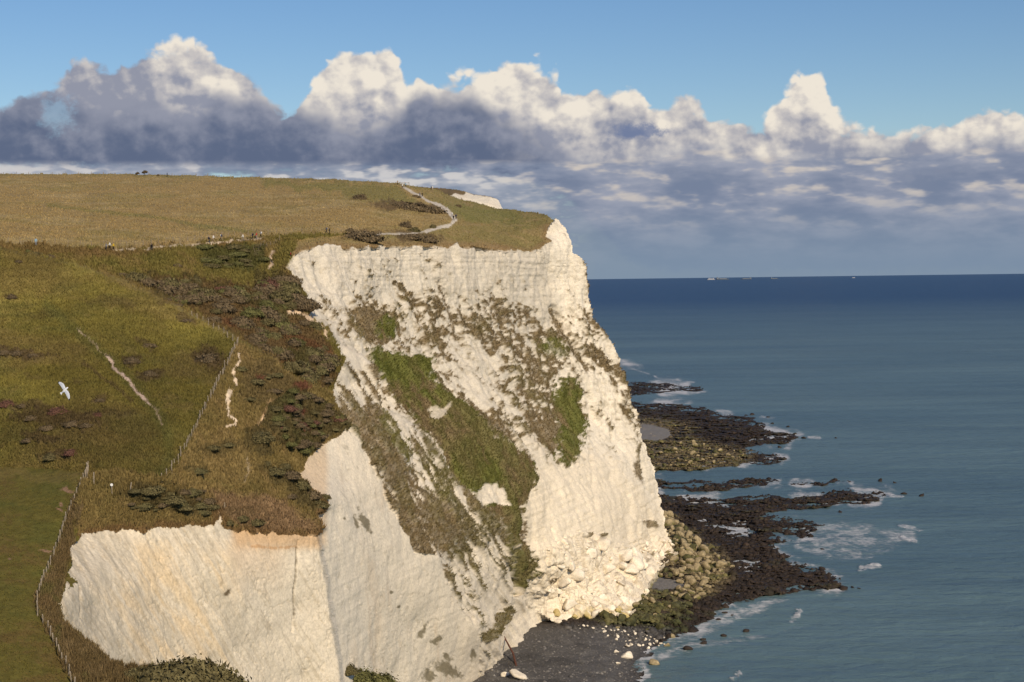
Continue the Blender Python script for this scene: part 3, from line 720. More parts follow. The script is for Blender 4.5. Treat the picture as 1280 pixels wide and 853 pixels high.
ck = mixc(ck, stroke_m([(316, 683), (345, 685), (372, 684)], 1.6, 1.2, 1.5) * 0.7, C(0.50, 0.30, 0.15))
ck = mixc(ck, stroke_m([(101, 733), (102, 750), (101, 772)], 0.7, 0.8, 0.5) * 0.6, C(0.26, 0.21, 0.14))
ck = mixc(ck, stroke_m([(272, 700), (276, 725), (274, 735)], 0.7, 0.8, 0.6) * 0.5, C(0.3, 0.25, 0.18))
ck = mixc(ck, ell_m(284, 741, 4, 5, 0), C(0.17, 0.13, 0.08))
ck = mixc(ck, spk * 0.3, C(0.42, 0.36, 0.26))
tint[m] = ck[m]
k = isk['K'] | isk['W']
tint[k] = mixc(tint, stroke_m([(374, 676), (371, 700), (368, 740), (369, 775)], 0.6, 0.7, 0.7) * 0.8, C(0.10, 0.08, 0.05))[k]
tint[k] = mixc(tint, sstep(PX, 366, 376) * sstep(PX, 414, 404) * sstep(PY, 690, 676) * 0.6, C(0.60, 0.44, 0.28))[k]
# dark cleft below the spur crest
for pts, w in (([(468, 458), (472, 474), (477, 492), (482, 506)], 1.5), ([(551, 552), (552, 572), (555, 584)], 1.0), ([(644, 690), (645, 744)], 1.2)):
    pass

# -- relief
rel = np.zeros(len(PX))
Pz = P[:, 2]
flute = vf(lambda p: fbm(np.stack([p[:, 0] / 3.2, p[:, 1] / 3.2, p[:, 2] / 16], 1), 4, 0.55, 51))
blocks = vf(lambda p: np.abs(fbm(p / 3.0, 4, 0.55, 52)))
ch = isk['F'] | isk['W'] | isk['K'] | isk['S']
g1 = (flute * 0.60 + n2 * 0.08 + n07 * 0.05 + strata * 0.12 - blocks * 0.25)
clean = sstep(PY, 540, 600) * sstep(PX, 640, 680)
g1 = g1 - clean * flute * 0.46 + clean * strata * 0.08
rel[ch] = g1[ch]
crd = (-0.30 * sstep(crk, 0.04, 0.0) - 0.12 * sstep(crk2, 0.05, 0.0)) * np.where(isk['F'], 1, 0.45)
rel[isk['K']] = (0.12 * dK + n2 * 0.03 + n07 * 0.03 + strata * 0.03 + 0.25 * n6)[isk['K']]
rel[isk['W']] = (flute * 0.10 + n2 * 0.02 + strata * 0.05 + 0.35 * n6)[isk['W']]
rel[isk['S']] = (dS * 0.5 + n2 * 0.2 + n07 * 0.1 + 0.6 * n6)[isk['S']]
rel[ch] += crd[ch]
vegall = np.where(isk['F'], vegF, np.where(isk['S'], vegS, 0))
rel += vegall * (0.3 + 0.16 * n2 + 0.08 * n07 + 0.4 * n6)
# buttresses of the headland face, clefts and the fall of blocks at its foot
rel += isk['F'] * (1.6 * n20 + 0.7 * n6)
for pts, w, dep in (([(468, 458), (472, 474), (477, 492), (482, 506)], 2.2, 2.6), ([(551, 552), (552, 572), (555, 584)], 1.5, 1.6), ([(644, 690), (645, 744)], 2.5, 2.0),
                    ([(545, 352), (562, 385), (580, 430)], 4, 0.9), ([(690, 388), (712, 420), (735, 458)], 5, 1.5), ([(374, 676), (371, 700), (368, 740), (367, 790)], 1.0, 0.25), ([(101, 733), (102, 750), (101, 772)], 1.2, 0.2), ([(690, 660), (694, 690)], 1.0, 0.6), ([(738, 560), (742, 640)], 2, 0.5)):
    rel -= dep * stroke_m(pts, w, w * 0.8, 0.3, 0.1)
def cellnoise(p, seed=0):
    f = np.floor(p).astype(np.int64); best = np.full(len(p), 9.0); second = best.copy(); cid = np.zeros(len(p))
    for dx in (-1, 0, 1):
        for dy in (-1, 0, 1):
            for dz in (-1, 0, 1):
                c = f + np.array([dx, dy, dz])
                o = np.stack([_hash(c[:, 0], c[:, 1], c[:, 2], seed + s) for s in (0, 1, 2)], 1)
                d = np.linalg.norm(c + o - p, axis=1)
                h = _hash(c[:, 0], c[:, 1], c[:, 2], seed + 7)
                nb = d < best
                second = np.where(nb, best, np.minimum(second, d)); cid = np.where(nb, h, cid); best = np.where(nb, d, best)
    return best, second, cid
pile = isk['F'] * poly_m([(672, 690), (700, 676), (725, 668), (760, 690), (790, 680), (830, 672), (850, 694), (822, 716), (800, 735), (806, 760), (770, 790), (690, 784), (664, 740)], 8, 6)
k = pile > 0.02
b1, b2, ci = cellnoise(P[k] / 5.5, 61); e1, e2, ei = cellnoise(P[k] / 2.3, 67)
rel[k] += pile[k] * (1.5 * (ci - 0.4) + 2.2 * np.minimum(b2 - b1, 0.22) + 0.7 * (ei - 0.5) + 1.3 * np.minimum(e2 - e1, 0.2))
tint[k] = mixc(tint[k], pile[k] * np.maximum(sstep(b2 - b1, 0.10, 0.02) * (ci > 0.45), sstep(e2 - e1, 0.10, 0.02) * (ei > 0.6)) * 0.55, C(0.30, 0.25, 0.18))  # shade in the gaps between blocks painted into the tint
# turf
tu = isk['M'] | isk['V'] | isk['H'] | isk['T']
gr = n2 * 0.14 + n07 * 0.07 + n6 * 0.3
rel[tu] = gr[tu]
darkness = np.clip(1 - tint.mean(1) / 0.075, 0, 1)
rel[tu] += (darkness * (1.2 + 0.9 * n2 + 0.6 * n07))[tu]
rel[isk['M']] *= 0.6
rel[isk['H']] += (0.10 * np.sin(Pz * 3.6 + 3.5 * n6) * sstep(n20, -0.5, 0.4))[isk['H']]
rel[isk['T'] | isk['V']] += (0.25 * n2 + 0.2 * n07)[isk['T'] | isk['V']]
# hold the sheet together where faces meet, keep edges of the turf crisp
tint[tu] *= np.array([1.55, 1.5, 1.42])
tint[isk['H']] *= np.array([0.74, 0.72, 0.84])
hb_ = (sstep(PY, 470, 380) * 0.25 + sstep(fbm(P3(PX / 120, PY / 45), 3, 0.5, 27), -0.2, 0.7) * 0.35 - 0.12)  # sunlit areas of the hillside brightened in its tint
tint[isk['H']] *= (1 + hb_[:, None] * np.array([1.0, 1.05, 0.9]))[isk['H']]
tint[isk['V']] *= np.array([0.84, 0.80, 0.80])
tint[isk['T']] *= np.array([0.90, 0.86, 0.88])
tint[isk['M']] *= np.array([1.0, 1.04, 1.16])
tint[ch] *= np.array([0.96, 0.93, 0.878])
vm = np.where(isk['F'], vegF, np.where(isk['S'], vegS, 0))[:, None] * ch[:, None]
tint = tint * (1 + vm * np.array([0.12, 0.14, 0.2]))
P2 = P + N * rel[:, None]
P2[~valid] = 0

# lawn sheet
tl = np.tile(C(0.112, 0.102, 0.026), (len(PX), 1))
sl = fbm(P3(PX / 60, PY / 14), 4, 0.55, 71)
tl = mixc(tl, sstep(sl + 0.3 * wf, 0.0, 0.8) * 0.7, C(0.13, 0.092, 0.034))
tl = mixc(tl, sstep(-sl + 0.2 * wf, 0.1, 0.8) * 0.5, C(0.085, 0.096, 0.024))
strip = poly_m([(106, 596), (96, 618), (83, 650), (67, 698), (54, 727), (47, 746), (46, 769), (59, 785), (70, 810), (90, 850), (120, 1010), (380, 1010), (298, 860), (179, 826), (128, 812), (80, 780), (72, 762), (92, 676), (112, 600)], 3, 3)
tl = mixc(tl, strip * 0.85, C(0.118, 0.085, 0.042))
tl = mixc(tl, strip * sstep(wf + fbm(W1 / 14, 3, 0.5, 72), 0.0, 0.8) * 0.6, C(0.16, 0.122, 0.062))
tl = mixc(tl, strip * sstep(fbm(W1 / 18, 3, 0.5, 73), 0.3, 0.8) * 0.6, C(0.09, 0.09, 0.03))
for (a, b, c, d, e) in [(86, 611, 8, 2.5, 0), (77, 628, 4, 3, 0), (74, 636, 5, 2, 0), (56, 687, 7, 2, 10), (14, 702, 3, 1.2, 0)]:
    tl = mixc(tl, ell_m(a, b, c, d, e) * 0.9, C(0.26, 0.17, 0.11))
tl = mixc(tl, poly_m([(-260, 572), (0, 584), (100, 592), (100, 606), (0, 596), (-260, 590)], 4) * 0.5, C(0.16, 0.125, 0.045))
tl *= np.array([1.12, 1.06, 1.05])
rl = np.zeros(len(PX)); nl2 = np.zeros(len(PX)); nl2[vL] = fbm(PL[vL] / 2.0, 4, 0.6, 74)
rl[vL] = 0.06 * nl2[vL] + strip[vL] * (0.25 * nl2[vL] + 0.1 * wf[vL])
PL2 = PL + NL * rl[:, None]

grid_obj('meadow', P2, valid, isk['M'], tint, M_TURF, 'straw coloured clifftop meadow rising to the skyline', 'meadow')
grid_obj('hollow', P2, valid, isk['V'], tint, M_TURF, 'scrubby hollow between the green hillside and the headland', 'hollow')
grid_obj('hillside', P2, valid, isk['H'], tint, M_TURF, 'olive green grassy hillside with a worn chalk path', 'hillside')
grid_obj('promontory', P2, valid, isk['T'], tint, M_TURF, 'brown grass promontory above the pale chalk bluff', 'headland')
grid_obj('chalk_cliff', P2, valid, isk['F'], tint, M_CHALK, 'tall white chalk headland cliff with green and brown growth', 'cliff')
grid_obj('cliff_spur', P2, valid, isk['S'], tint, M_CHALK, 'steep grassy spur streaked with bare chalk', 'cliff')
grid_obj('chalk_bluff', P2, valid, isk['W'], tint, M_CHALK, 'smooth white chalk bluff beside the grassy spur', 'cliff')
grid_obj('chalk_hollow', P2, valid, isk['K'], tint, M_CHALK, 'ochre streaked chalk face under the brown promontory', 'cliff')
grid_obj('lawn', PL2, vL, vL, tl, M_TURF, 'mown green clifftop lawn with a rough fringe by the fence', 'lawn')
# ------------------------------------------------------------------ far headland, back slopes
fgx = np.arange(500, 636, 0.7); fgy = np.arange(230, 280, 0.7)
FX, FY = [a.ravel() for a in np.meshgrid(fgx, fgy)]
f_top = [(500, 230), (515, 233), (545, 234.5), (570, 236.5), (583, 240), (597, 243.5), (615, 246), (623, 249.5), (626, 256), (629, 262), (633, 279), (500, 279)]
fj = 0.5 * fbm(P3(FX / 4, FY / 4), 3, 0.6, 81)
fv = inside(FX + fj, FY + fj, f_top)
fq = rbf_fit([(500, 230, 700), (560, 236, 700), (583, 240, 690), (615, 246, 680), (629, 262, 676), (563, 245, 650), (592, 252, 672), (620, 260, 672), (500, 279, 600), (633, 279, 668), (580, 279, 660), (540, 250, 640)])
FP = np.zeros((len(FX), 3)); FP[fv] = at(FX[fv], FY[fv], 1 / rbf_eval(fq, FX[fv], FY[fv]))
fwhite = np.maximum(sstep(sdist(FX + 2 * fj, FY + 2 * fj, [(583, 241), (597, 244.5), (615, 247), (623, 250), (630, 262), (634, 280), (590, 280), (606, 256), (592, 253), (584, 250), (580, 252), (576, 246)]), -0.6, 0.6),
                    sstep(sdist(FX + 2 * fj, FY + 2 * fj, [(563, 245), (571, 242), (577, 245), (576, 250), (568, 249)]), -0.6, 0.6))
fn = np.zeros(len(FX)); fn[fv] = fbm(FP[fv] / 5, 4, 0.6, 82)
ft = mixc(np.tile(C(0.15, 0.108, 0.05), (len(FX), 1)), sstep(fn, -0.2, 0.6) * 0.6, C(0.19, 0.13, 0.066))
ft = mixc(ft, fwhite, C(0.70, 0.64, 0.53)); ft = mixc(ft, fwhite * sstep(fn, 0.2, 0.8) * 0.5, C(0.55, 0.48, 0.38))
FP[:, 1] -= np.where(fv, fn * 1.2, 0)
idx = np.arange(len(FX)).reshape(len(fgy), len(fgx)); v2 = fv.reshape(len(fgy), len(fgx))
ok = v2[:-1, :-1] & v2[1:, :-1] & v2[:-1, 1:] & v2[1:, 1:]
qd = np.stack([idx[:-1, :-1][ok], idx[1:, :-1][ok], idx[1:, 1:][ok], idx[:-1, 1:][ok]], 1)
us, inv = np.unique(qd.ravel(), return_inverse=True)
link('far_headland', new_mesh('far_headland', FP[us], inv, 4, ft[us], True, [M_CHALK]), kind='structure', label='small white cliff of the next headland behind the footpath', cat='cliff')
# slopes that run on behind the skyline and round the nose of the headland
def back_strip(name, curve, offs, tintc, mat):
    n = 160
    c = np.array(curve, float); s = np.concatenate([[0], np.cumsum(np.hypot(np.diff(c[:, 0]), np.diff(c[:, 1])))])
    u = np.linspace(0, s[-1], n)
    base = at(np.interp(u, s, c[:, 0]), np.interp(u, s, c[:, 1]) + 1.2, np.interp(u, s, c[:, 2]) + 0.5)
    rows = [base + np.array(o) for o in offs]
    V_ = np.concatenate(rows); f = []
    V_[n:] += 1.2 * np.stack([fbm(V_[n:] / 20, 3, 0.5, 91), fbm(V_[n:] / 20, 3, 0.5, 92), fbm(V_[n:] / 20, 3, 0.5, 93)], 1)
    for r in range(len(rows) - 1):
        for i in range(n - 1): f.append((r * n + i, r * n + i + 1, (r + 1) * n + i + 1, (r + 1) * n + i))
    link(name, new_mesh(name, V_, f, 4, np.tile(np.array(tintc), (len(V_), 1)), True, [mat]), kind='structure')
back_strip('meadow_beyond', crest, [(0, 0, -.2), (0, 30, -2), (0, 120, -12), (0, 400, -50)], (0.17, 0.13, 0.055), M_TURF)
back_strip('cliff_beyond', crest[-2:] + nose, [(-1.2, 0.6, 0), (-9, 25, -.5), (-30, 70, -1), (-70, 160, -1), (-120, 420, -2)], (0.70, 0.64, 0.53), M_CHALK)

# the chalk runs on down into the beach
fl = np.array([p for p in foot], float); fu = np.linspace(0, len(fl) - 1, 240)
fb = at(np.interp(fu, range(len(fl)), fl[:, 0]), np.interp(fu, range(len(fl)), fl[:, 1]) - 2.5, np.interp(fu, range(len(fl)), fl[:, 2]) - 0.2)
rows = [fb + np.array(o) for o in ((0, 0, 0), (0.3, -0.5, -1.0), (0.6, -0.9, -2.2), (0.8, -1.2, -4.0), (1, -1.5, -7))]
fvv = np.concatenate(rows); fvv[240:] += 0.6 * np.stack([fbm(fvv[240:] / 1.6, 3, 0.6, 95 + i) for i in range(3)], 1)
ff = [(r * 240 + i, r * 240 + i + 1, (r + 1) * 240 + i + 1, (r + 1) * 240 + i) for r in range(4) for i in range(239)]
fz = np.clip((fvv[:, 2] - 0.5) / 3, 0, 1)
ftt = mixc(np.tile(C(0.16, 0.145, 0.05), (len(fvv), 1)), sstep(fz + 0.3 * fbm(fvv / 2, 3, 0.5, 99), 0.1, 0.6), C(0.60, 0.53, 0.41))
link('cliff_foot', new_mesh('cliff_foot', fvv, ff, 4, ftt, True, [M_CHALK]), kind='structure', label='stained chalk base of the headland meeting the beach', cat='cliff')

# ------------------------------------------------------------------ shore: rock ledges, beach
def rays_z(px, py, z):
    d = FW[None, :] * FPX + np.outer(px - 640, RT) - np.outer(py - 426.5, UP)
    return CAM[None, :] + d * ((z - HCAM) / d[:, 2])[:, None]
sgx = np.arange(585, 1180, 1.0); sgy = np.concatenate([np.arange(462, 600, 0.6), np.arange(600, 853, 0.85), np.arange(853, 905, 3.0)])
SX, SY = [a.ravel() for a in np.meshgrid(sgx, sgy)]
S0 = rays_z(SX, SY, 0 * SX)
sw1 = fbm(S0 / 9, 4, 0.55, 101); sw2 = fbm(S0 / 2.6, 3, 0.6, 102)
sxw = SX + 10 * fbm(P3(SX / 30, SY / 9), 3, 0.6, 103); syw = SY + 3.2 * fbm(P3(SX / 30, SY / 9) + 40, 3, 0.6, 104)
LEDGE = [[(770, 473), (800, 476), (840, 480), (884, 486), (872, 489), (820, 491), (770, 496)], [(760, 455), (800, 457), (803, 459), (760, 461)],
         [(770, 501), (830, 503), (880, 510), (902, 516), (940, 521), (958, 536), (1002, 546), (985, 556), (940, 556), (936, 562), (982, 573), (972, 579), (900, 585), (835, 591), (800, 592), (770, 560)],
         [(800, 600), (890, 603), (950, 600), (975, 602), (940, 611), (880, 614), (800, 614)], [(995, 602), (1040, 602), (1058, 603), (1030, 606), (1000, 606)],
         [(790, 618), (900, 622), (985, 621), (1050, 614), (1112, 618), (1100, 628), (1040, 633), (1000, 636), (955, 640), (1000, 648), (1030, 657), (1022, 668), (980, 676), (960, 684), (985, 697), (1008, 708), (1030, 716), (1060, 730),
          (1066, 738), (1010, 738), (962, 745), (925, 752), (895, 764), (884, 775), (862, 790), (835, 800), (790, 800), (700, 780), (700, 700)]]
POOL = [[(830, 606), (880, 607), (870, 610), (835, 610)], [(835, 617), (890, 617), (880, 620), (838, 621)], [(962, 606), (1000, 608), (1060, 606), (1080, 612), (1000, 617), (930, 618)], [(890, 656), (935, 660), (920, 666)], [(965, 667), (1000, 668), (990, 676), (970, 676)], [(930, 700), (950, 702), (940, 706)]]
sd_ledge = np.max([sdist(sxw, syw, p) for p in LEDGE], axis=0)
for p in POOL: sd_ledge = np.minimum(sd_ledge, -sdist(sxw, syw, p) - 0.3)
BEACH = [(560, 905), (560, 840), (640, 790), (690, 760), (760, 770), (850, 785), (822, 806), (806, 830), (797, 860), (800, 905)]
sd_beach = sdist(SX + 0.3 * (sxw - SX), SY + 0.6 * (syw - SY), BEACH)
POCKET = [(785, 712), (800, 712), (850, 725), (862, 733), (830, 738), (795, 734)]
sd_pocket = sdist(SX + 0.5 * (sxw - SX), SY + 0.9 * (syw - SY), POCKET)
SAND2 = [(795, 528), (815, 530), (838, 536), (842, 546), (820, 551), (795, 550)]
sd_sand2 = sdist(SX + 0.6 * (sxw - SX), SY + 1.0 * (syw - SY), SAND2)
hl_ = -0.9 + 1.1 * sstep(sd_ledge, -3, 1.5) + 0.55 * sstep(sd_ledge, 2, 16)
rough = sstep(sd_ledge, -1, 3)
hh = hl_ + rough * (0.55 * sw1 + 0.5 * sw2)
hh = np.where(sd_ledge < -3, -0.9, hh)
wl = seg_dist(SX + 0.3 * (sxw - SX), SY + 0.6 * (syw - SY), BEACH[5:])
hb = -0.5 + 0.5 * sstep(sd_beach, -8, 0) + 3.0 * sstep(wl, 0, 85) * (sd_beach > 0)
hh = np.where(sd_beach > -6, np.maximum(hb + 0.10 * sw2 + 0.12 * sw1, np.where(SY < 795, np.minimum(hh, 1.8), -1)), hh)
tanz = np.maximum.reduce([sstep(sdist(sxw * 0.5 + SX * 0.5, syw, p), -8, 10) for p in ([(820, 640), (846, 650), (880, 676), (912, 698), (915, 722), (880, 748), (840, 775), (780, 782), (740, 780), (800, 720), (800, 660)],
                          [(795, 548), (850, 545), (900, 556), (945, 566), (930, 580), (850, 590), (800, 590)], [(790, 520), (830, 524), (870, 532), (860, 545), (795, 545)])])
hh = hh + 1.3 * sstep(tanz, 0.3, 1) * sstep(SY, 630, 650) * sstep(SX, 920, 840)
mp_ = sstep(sd_pocket, -3, 2); hh = hh * (1 - mp_) + mp_ * (1.0 + 0.12 * sw2); mp_ = sstep(sd_sand2, -3, 2); hh = hh * (1 - mp_) + mp_ * (1.0 + 0.15 * sw2 + 0.2 * sw1)
SP = rays_z(SX, SY, hh)
st = np.tile(C(0.024, 0.016, 0.011), (len(SX), 1))
st = mixc(st, sstep(sw2 + 0.6 * sw1, 0.0, 0.9) * 0.7, C(0.046, 0.030, 0.020))
st = mixc(st, sstep(sw1, 0.35, 0.9) * 0.5, C(0.05, 0.05, 0.02))
st = mixc(st, tanz * sstep(sw2 + 0.3 + 0.5 * sw1, -0.3, 0.7) * 0.8, C(0.21, 0.165, 0.085))
st = mixc(st, tanz * sstep(sw1 - 0.3 * sw2, 0.1, 0.6) * 0.6, C(0.13, 0.125, 0.03))
bt = mixc(np.tile(C(0.092, 0.086, 0.080), (len(SX), 1)), sstep(sw2 + 0.6 * sw1, 0.1, 0.8) * 0.7, C(0.15, 0.14, 0.125))
bt = mixc(bt, sstep(sd_beach, 26, 4) * 0.6, C(0.045, 0.042, 0.042))
bt = mixc(bt, sstep(sw1, 0.3, 0.7) * 0.5, C(0.035, 0.032, 0.03))
alg = sstep(sdist(sxw, syw, [(735, 770), (790, 730), (850, 735), (866, 770), (850, 792), (790, 790), (745, 786)]), -4, 6)
st = mixc(st, alg * sstep(sw2, -0.4, 0.5) * 0.75, C(0.055, 0.065, 0.018))
st = mixc(st, sstep(sd_beach, 0, 6) * sstep(SY, 774, 790), bt)
st = mixc(st, sstep(sd_pocket, -1, 1), C(0.18, 0.17, 0.16)); st = mixc(st, sstep(sd_sand2, -1, 1), C(0.22, 0.20, 0.175))
idx = np.arange(len(SX)).reshape(len(sgy), len(sgx))
keep = (hh > -0.85).reshape(len(sgy), len(sgx))
ok = keep[:-1, :-1] | keep[1:, :-1] | keep[:-1, 1:] | keep[1:, 1:]
isb = ((sd_beach > 0) & (SY > 778)).reshape(len(sgy), len(sgx))[:-1, :-1]
for nm, sel, lb, ct in (('rock_ledge', ok & ~isb, 'dark weed covered rock ledges running into the sea', 'rocks'), ('beach', ok & isb, 'dark grey shingle beach under the chalk cliff', 'beach')):
    qd = np.stack([idx[:-1, :-1][sel], idx[1:, :-1][sel], idx[1:, 1:][sel], idx[:-1, 1:][sel]], 1)
    us, inv = np.unique(qd.ravel(), return_inverse=True)
    link(nm, new_mesh(nm, SP[us], inv, 4, st[us], True, [M_SHORE]), kind='structure', label=lb, cat=ct)

# ------------------------------------------------------------------ sea
M_SEA = bpy.data.materials.new('sea_water'); M_SEA.use_nodes = True
def build_sea_mat():
    t = NT(M_SEA.node_tree); b = t.n['Principled BSDF']
    g = t.node('ShaderNodeNewGeometry'); pos = g.outputs['Position']
    mp = t.node('ShaderNodeMapping'); t.l.new(pos, mp.inputs[0]); mp.inputs['Rotation'].default_value = (0, 0, math.radians(12)); mp.inputs['Scale'].default_value = (0.35, 1, 1)
    big = t.noise(mp.outputs[0], 0.0045, 4, 0.55)
    mp2 = t.node('ShaderNodeMapping'); t.l.new(pos, mp2.inputs[0]); mp2.inputs['Scale'].default_value = (0.12, 1, 1)
    band = t.noise(mp2.outputs[0], 0.004, 3, 0.6)
    c = t.mix(t.ss(big, 0.35, 0.65), (0.084, 0.142, 0.158), (0.116, 0.184, 0.192))
    c = t.mix(t.mul(t.ss(band, 0.4, 0.7), 0.4), c, (0.112, 0.168, 0.168))
    sep = t.node('ShaderNodeSeparateXYZ'); t.l.new(pos, sep.inputs[0])
    c = t.mix(t.ss(sep.outputs[1], 700, 7000), c, (0.018, 0.050, 0.104))      # dark navy far out, greyer green inshore
    mp4 = t.node('ShaderNodeMapping'); t.l.new(pos, mp4.inputs[0]); mp4.inputs['Rotation'].default_value = (0, 0, math.radians(8)); mp4.inputs['Scale'].default_value = (0.16, 1, 1)
    sw = t.noise(mp4.outputs[0], 0.03, 5, 0.65)
    c = t.mix(t.ss(sw, 0.3, 0.7), t.mix(1.0, c, (0.87, 0.88, 0.90), 'MULTIPLY'), t.mix(1.0, c, (1.14, 1.12, 1.10), 'MULTIPLY'))   # light and dark swell bands painted into the water colour
    a = t.node('ShaderNodeAttribute', attribute_name='foam')
    fn = t.noise(pos, 0.55, 6, 0.7, 0.6)
    foam = t.mul(t.ss(t.add(a.outputs['Fac'], t.mul(t.sub(fn, 0.5), 1.1)), 0.24, 0.76), 0.92)
    col_ = t.mix(foam, c, (0.55, 0.56, 0.58))
    mp3 = t.node('ShaderNodeMapping'); t.l.new(pos, mp3.inputs[0]); mp3.inputs['Rotation'].default_value = (0, 0, math.radians(20)); mp3.inputs['Scale'].default_value = (0.5, 1, 1)
    h1 = t.noise(mp3.outputs[0], 0.16, 6, 0.64, 0.3)
    h2 = t.noise(mp3.outputs[0], 0.03, 3, 0.6)
    bn = t.node('ShaderNodeBump'); bn.inputs['Strength'].default_value = 1.0; bn.inputs['Distance'].default_value = 1.8
    t.l.new(t.add(h1, t.mul(h2, 1.5)), bn.inputs['Height'])
    # a rough sea: the facets that face the viewer mirror the higher sky, so the mirror part stays small and wide
    df = t.node('ShaderNodeBsdfDiffuse'); t.l.new(col_, df.inputs['Color']); t.l.new(bn.outputs[0], df.inputs['Normal'])
    gs = t.node('ShaderNodeBsdfGlossy'); gs.inputs['Roughness'].default_value = 0.32; gs.inputs['Color'].default_value = (0.8, 0.9, 1, 1); t.l.new(bn.outputs[0], gs.inputs['Normal'])
    lw = t.node('ShaderNodeLayerWeight'); lw.inputs['Blend'].default_value = 0.5; t.l.new(bn.outputs[0], lw.inputs['Normal'])
    fac = t.mul(t.mad(t.m('POWER', lw.outputs['Facing'], 3.0), 0.24, 0.03), t.sub(1.0, foam))
    mx = t.node('ShaderNodeMixShader'); t.l.new(fac, mx.inputs[0]); t.l.new(df.outputs[0], mx.inputs[1]); t.l.new(gs.outputs[0], mx.inputs[2])
    t.l.new(mx.outputs[0], t.n['Material Output'].inputs['Surface']); t.n.remove(b)
build_sea_mat()
wgx = np.concatenate([-np.geomspace(9000, 700, 14), np.arange(-100, 570, 40.0), np.arange(570, 1300, 1.6), np.geomspace(1310, 9000, 14)])
wgv = np.concatenate([np.geomspace(0.35, 60, 40), np.arange(61, 240, 1.0), np.arange(240, 520, 1.2), np.geomspace(525, 3000, 14)])
WX, WV = [a.ravel() for a in np.meshgrid(wgx, wgv)]
WY = 350.2 - 0.0128 * (WX - 640) + WV
WP = rays_z(WX, WY, 0 * WX)
near = (WX > 560) & (WX < 1310) & (WV > 62) & (WV < 525)
wxn, wyn = WX[near], WY[near]
p0 = WP[near]
swx = wxn + 8 * fbm(P3(wxn / 30, wyn / 9), 3, 0.6, 103); swy = wyn + 3 * fbm(P3(wxn / 30, wyn / 9) + 40, 3, 0.6, 104)
sdl = np.max([sdist(swx, swy, p) for p in LEDGE], axis=0)
sdb = sdist(swx, swy, BEACH)
ss = np.maximum(sdl, sdb)
fo = 0.68 * sstep(ss, -11, -0.5) * sstep(fbm(P3(wxn / 40, wyn / 16), 3, 0.5, 111), -0.5, 0.4)
FOAM = [([(985, 655), (1050, 650), (1135, 660), (1150, 676), (1090, 700), (1040, 705), (1000, 690), (985, 672)], .42), ([(1000, 700), (1050, 712), (1070, 735), (1040, 728)], .46), ([(870, 770), (960, 748), (1000, 746), (960, 765), (900, 790), (840, 812)], .5),
        ([(805, 815), (850, 800), (960, 790), (1000, 775), (1005, 785), (930, 806), (860, 818), (806, 840)], .42), ([(840, 780), (870, 775), (880, 800), (830, 812)], .5), ([(940, 606), (1080, 600), (1120, 612), (1040, 612)], .36), ([(1050, 602), (1110, 605), (1150, 618), (1110, 622)], .4),
        ([(920, 516), (965, 520), (960, 530), (940, 524)], .45), ([(940, 555), (985, 556), (960, 566)], .45), ([(955, 540), (1010, 545), (990, 552)], .36), ([(805, 466), (850, 470), (875, 478), (850, 480), (810, 470)], .5), ([(790, 462), (806, 462), (812, 470), (800, 470)], .46), ([(800, 498), (840, 498), (830, 500), (800, 501)], .5)]
for pl, a in FOAM: fo = np.maximum(fo, a * sstep(sdist(swx, swy, pl), -5, 8))
lace = fbm(P3(wxn / 16, wyn / 4.5), 4, 0.65, 112)
fo = fo * (0.75 + 0.5 * sstep(lace, -0.3, 0.5))
BREAK = [((1124, 657), (1150, 663), 2.6), ((1130, 674), (1146, 678), 2.0), ((1074, 712), (1098, 707), 3.0), ((988, 775), (1000, 766), 3.4), ((1098, 620), (1128, 621), 1.6), ((915, 848), (924, 843), 3), ((818, 471), (868, 478), 1.3), ((1012, 547), (1024, 547), 1.6), ((792, 461), (810, 467), 1.0)]
hbk = np.zeros(len(wxn))
for a, b, w in BREAK:
    d = seg_dist(wxn + 4 * lace, wyn + 2.2 * lace, [a, b])
    e = sstep(w - d, -1.8, 1.0); fo = np.maximum(fo, e * (0.62 + 0.35 * lace)); hbk = np.maximum(hbk, e * sstep(lace, -0.6, 0.4))
amp = sstep(p0[:, 1], 1300, 600)
rot = np.array([p0[:, 0] * math.cos(.3) + p0[:, 1] * math.sin(.3), -p0[:, 0] * math.sin(.3) + p0[:, 1] * math.cos(.3)])
wz = 0.16 * fbm(P3(rot[0] / 26, rot[1] / 9), 3, 0.5, 113) + 0.07 * fbm(P3(rot[0] / 7, rot[1] / 3), 3, 0.55, 114)
WP[near, 2] = wz * amp + 0.5 * hbk * amp
foam = np.zeros(len(WX)); foam[near] = np.clip(fo, 0, 1.2)
nx, nv = len(wgx), len(wgv)
idx = np.arange(nx * nv).reshape(nv, nx)
qd = np.stack([idx[:-1, :-1], idx[1:, :-1], idx[1:, 1:], idx[:-1, 1:]], -1).reshape(-1, 4)
me = new_mesh('sea', WP, qd, 4, None, True, [M_SEA])
fa = me.attributes.new('foam', 'FLOAT', 'POINT'); fa.data.foreach_set('value', foam.astype(np.float32))
link('sea', me, kind='structure', label='grey green sea with small breaking waves along the ledges', cat='sea')
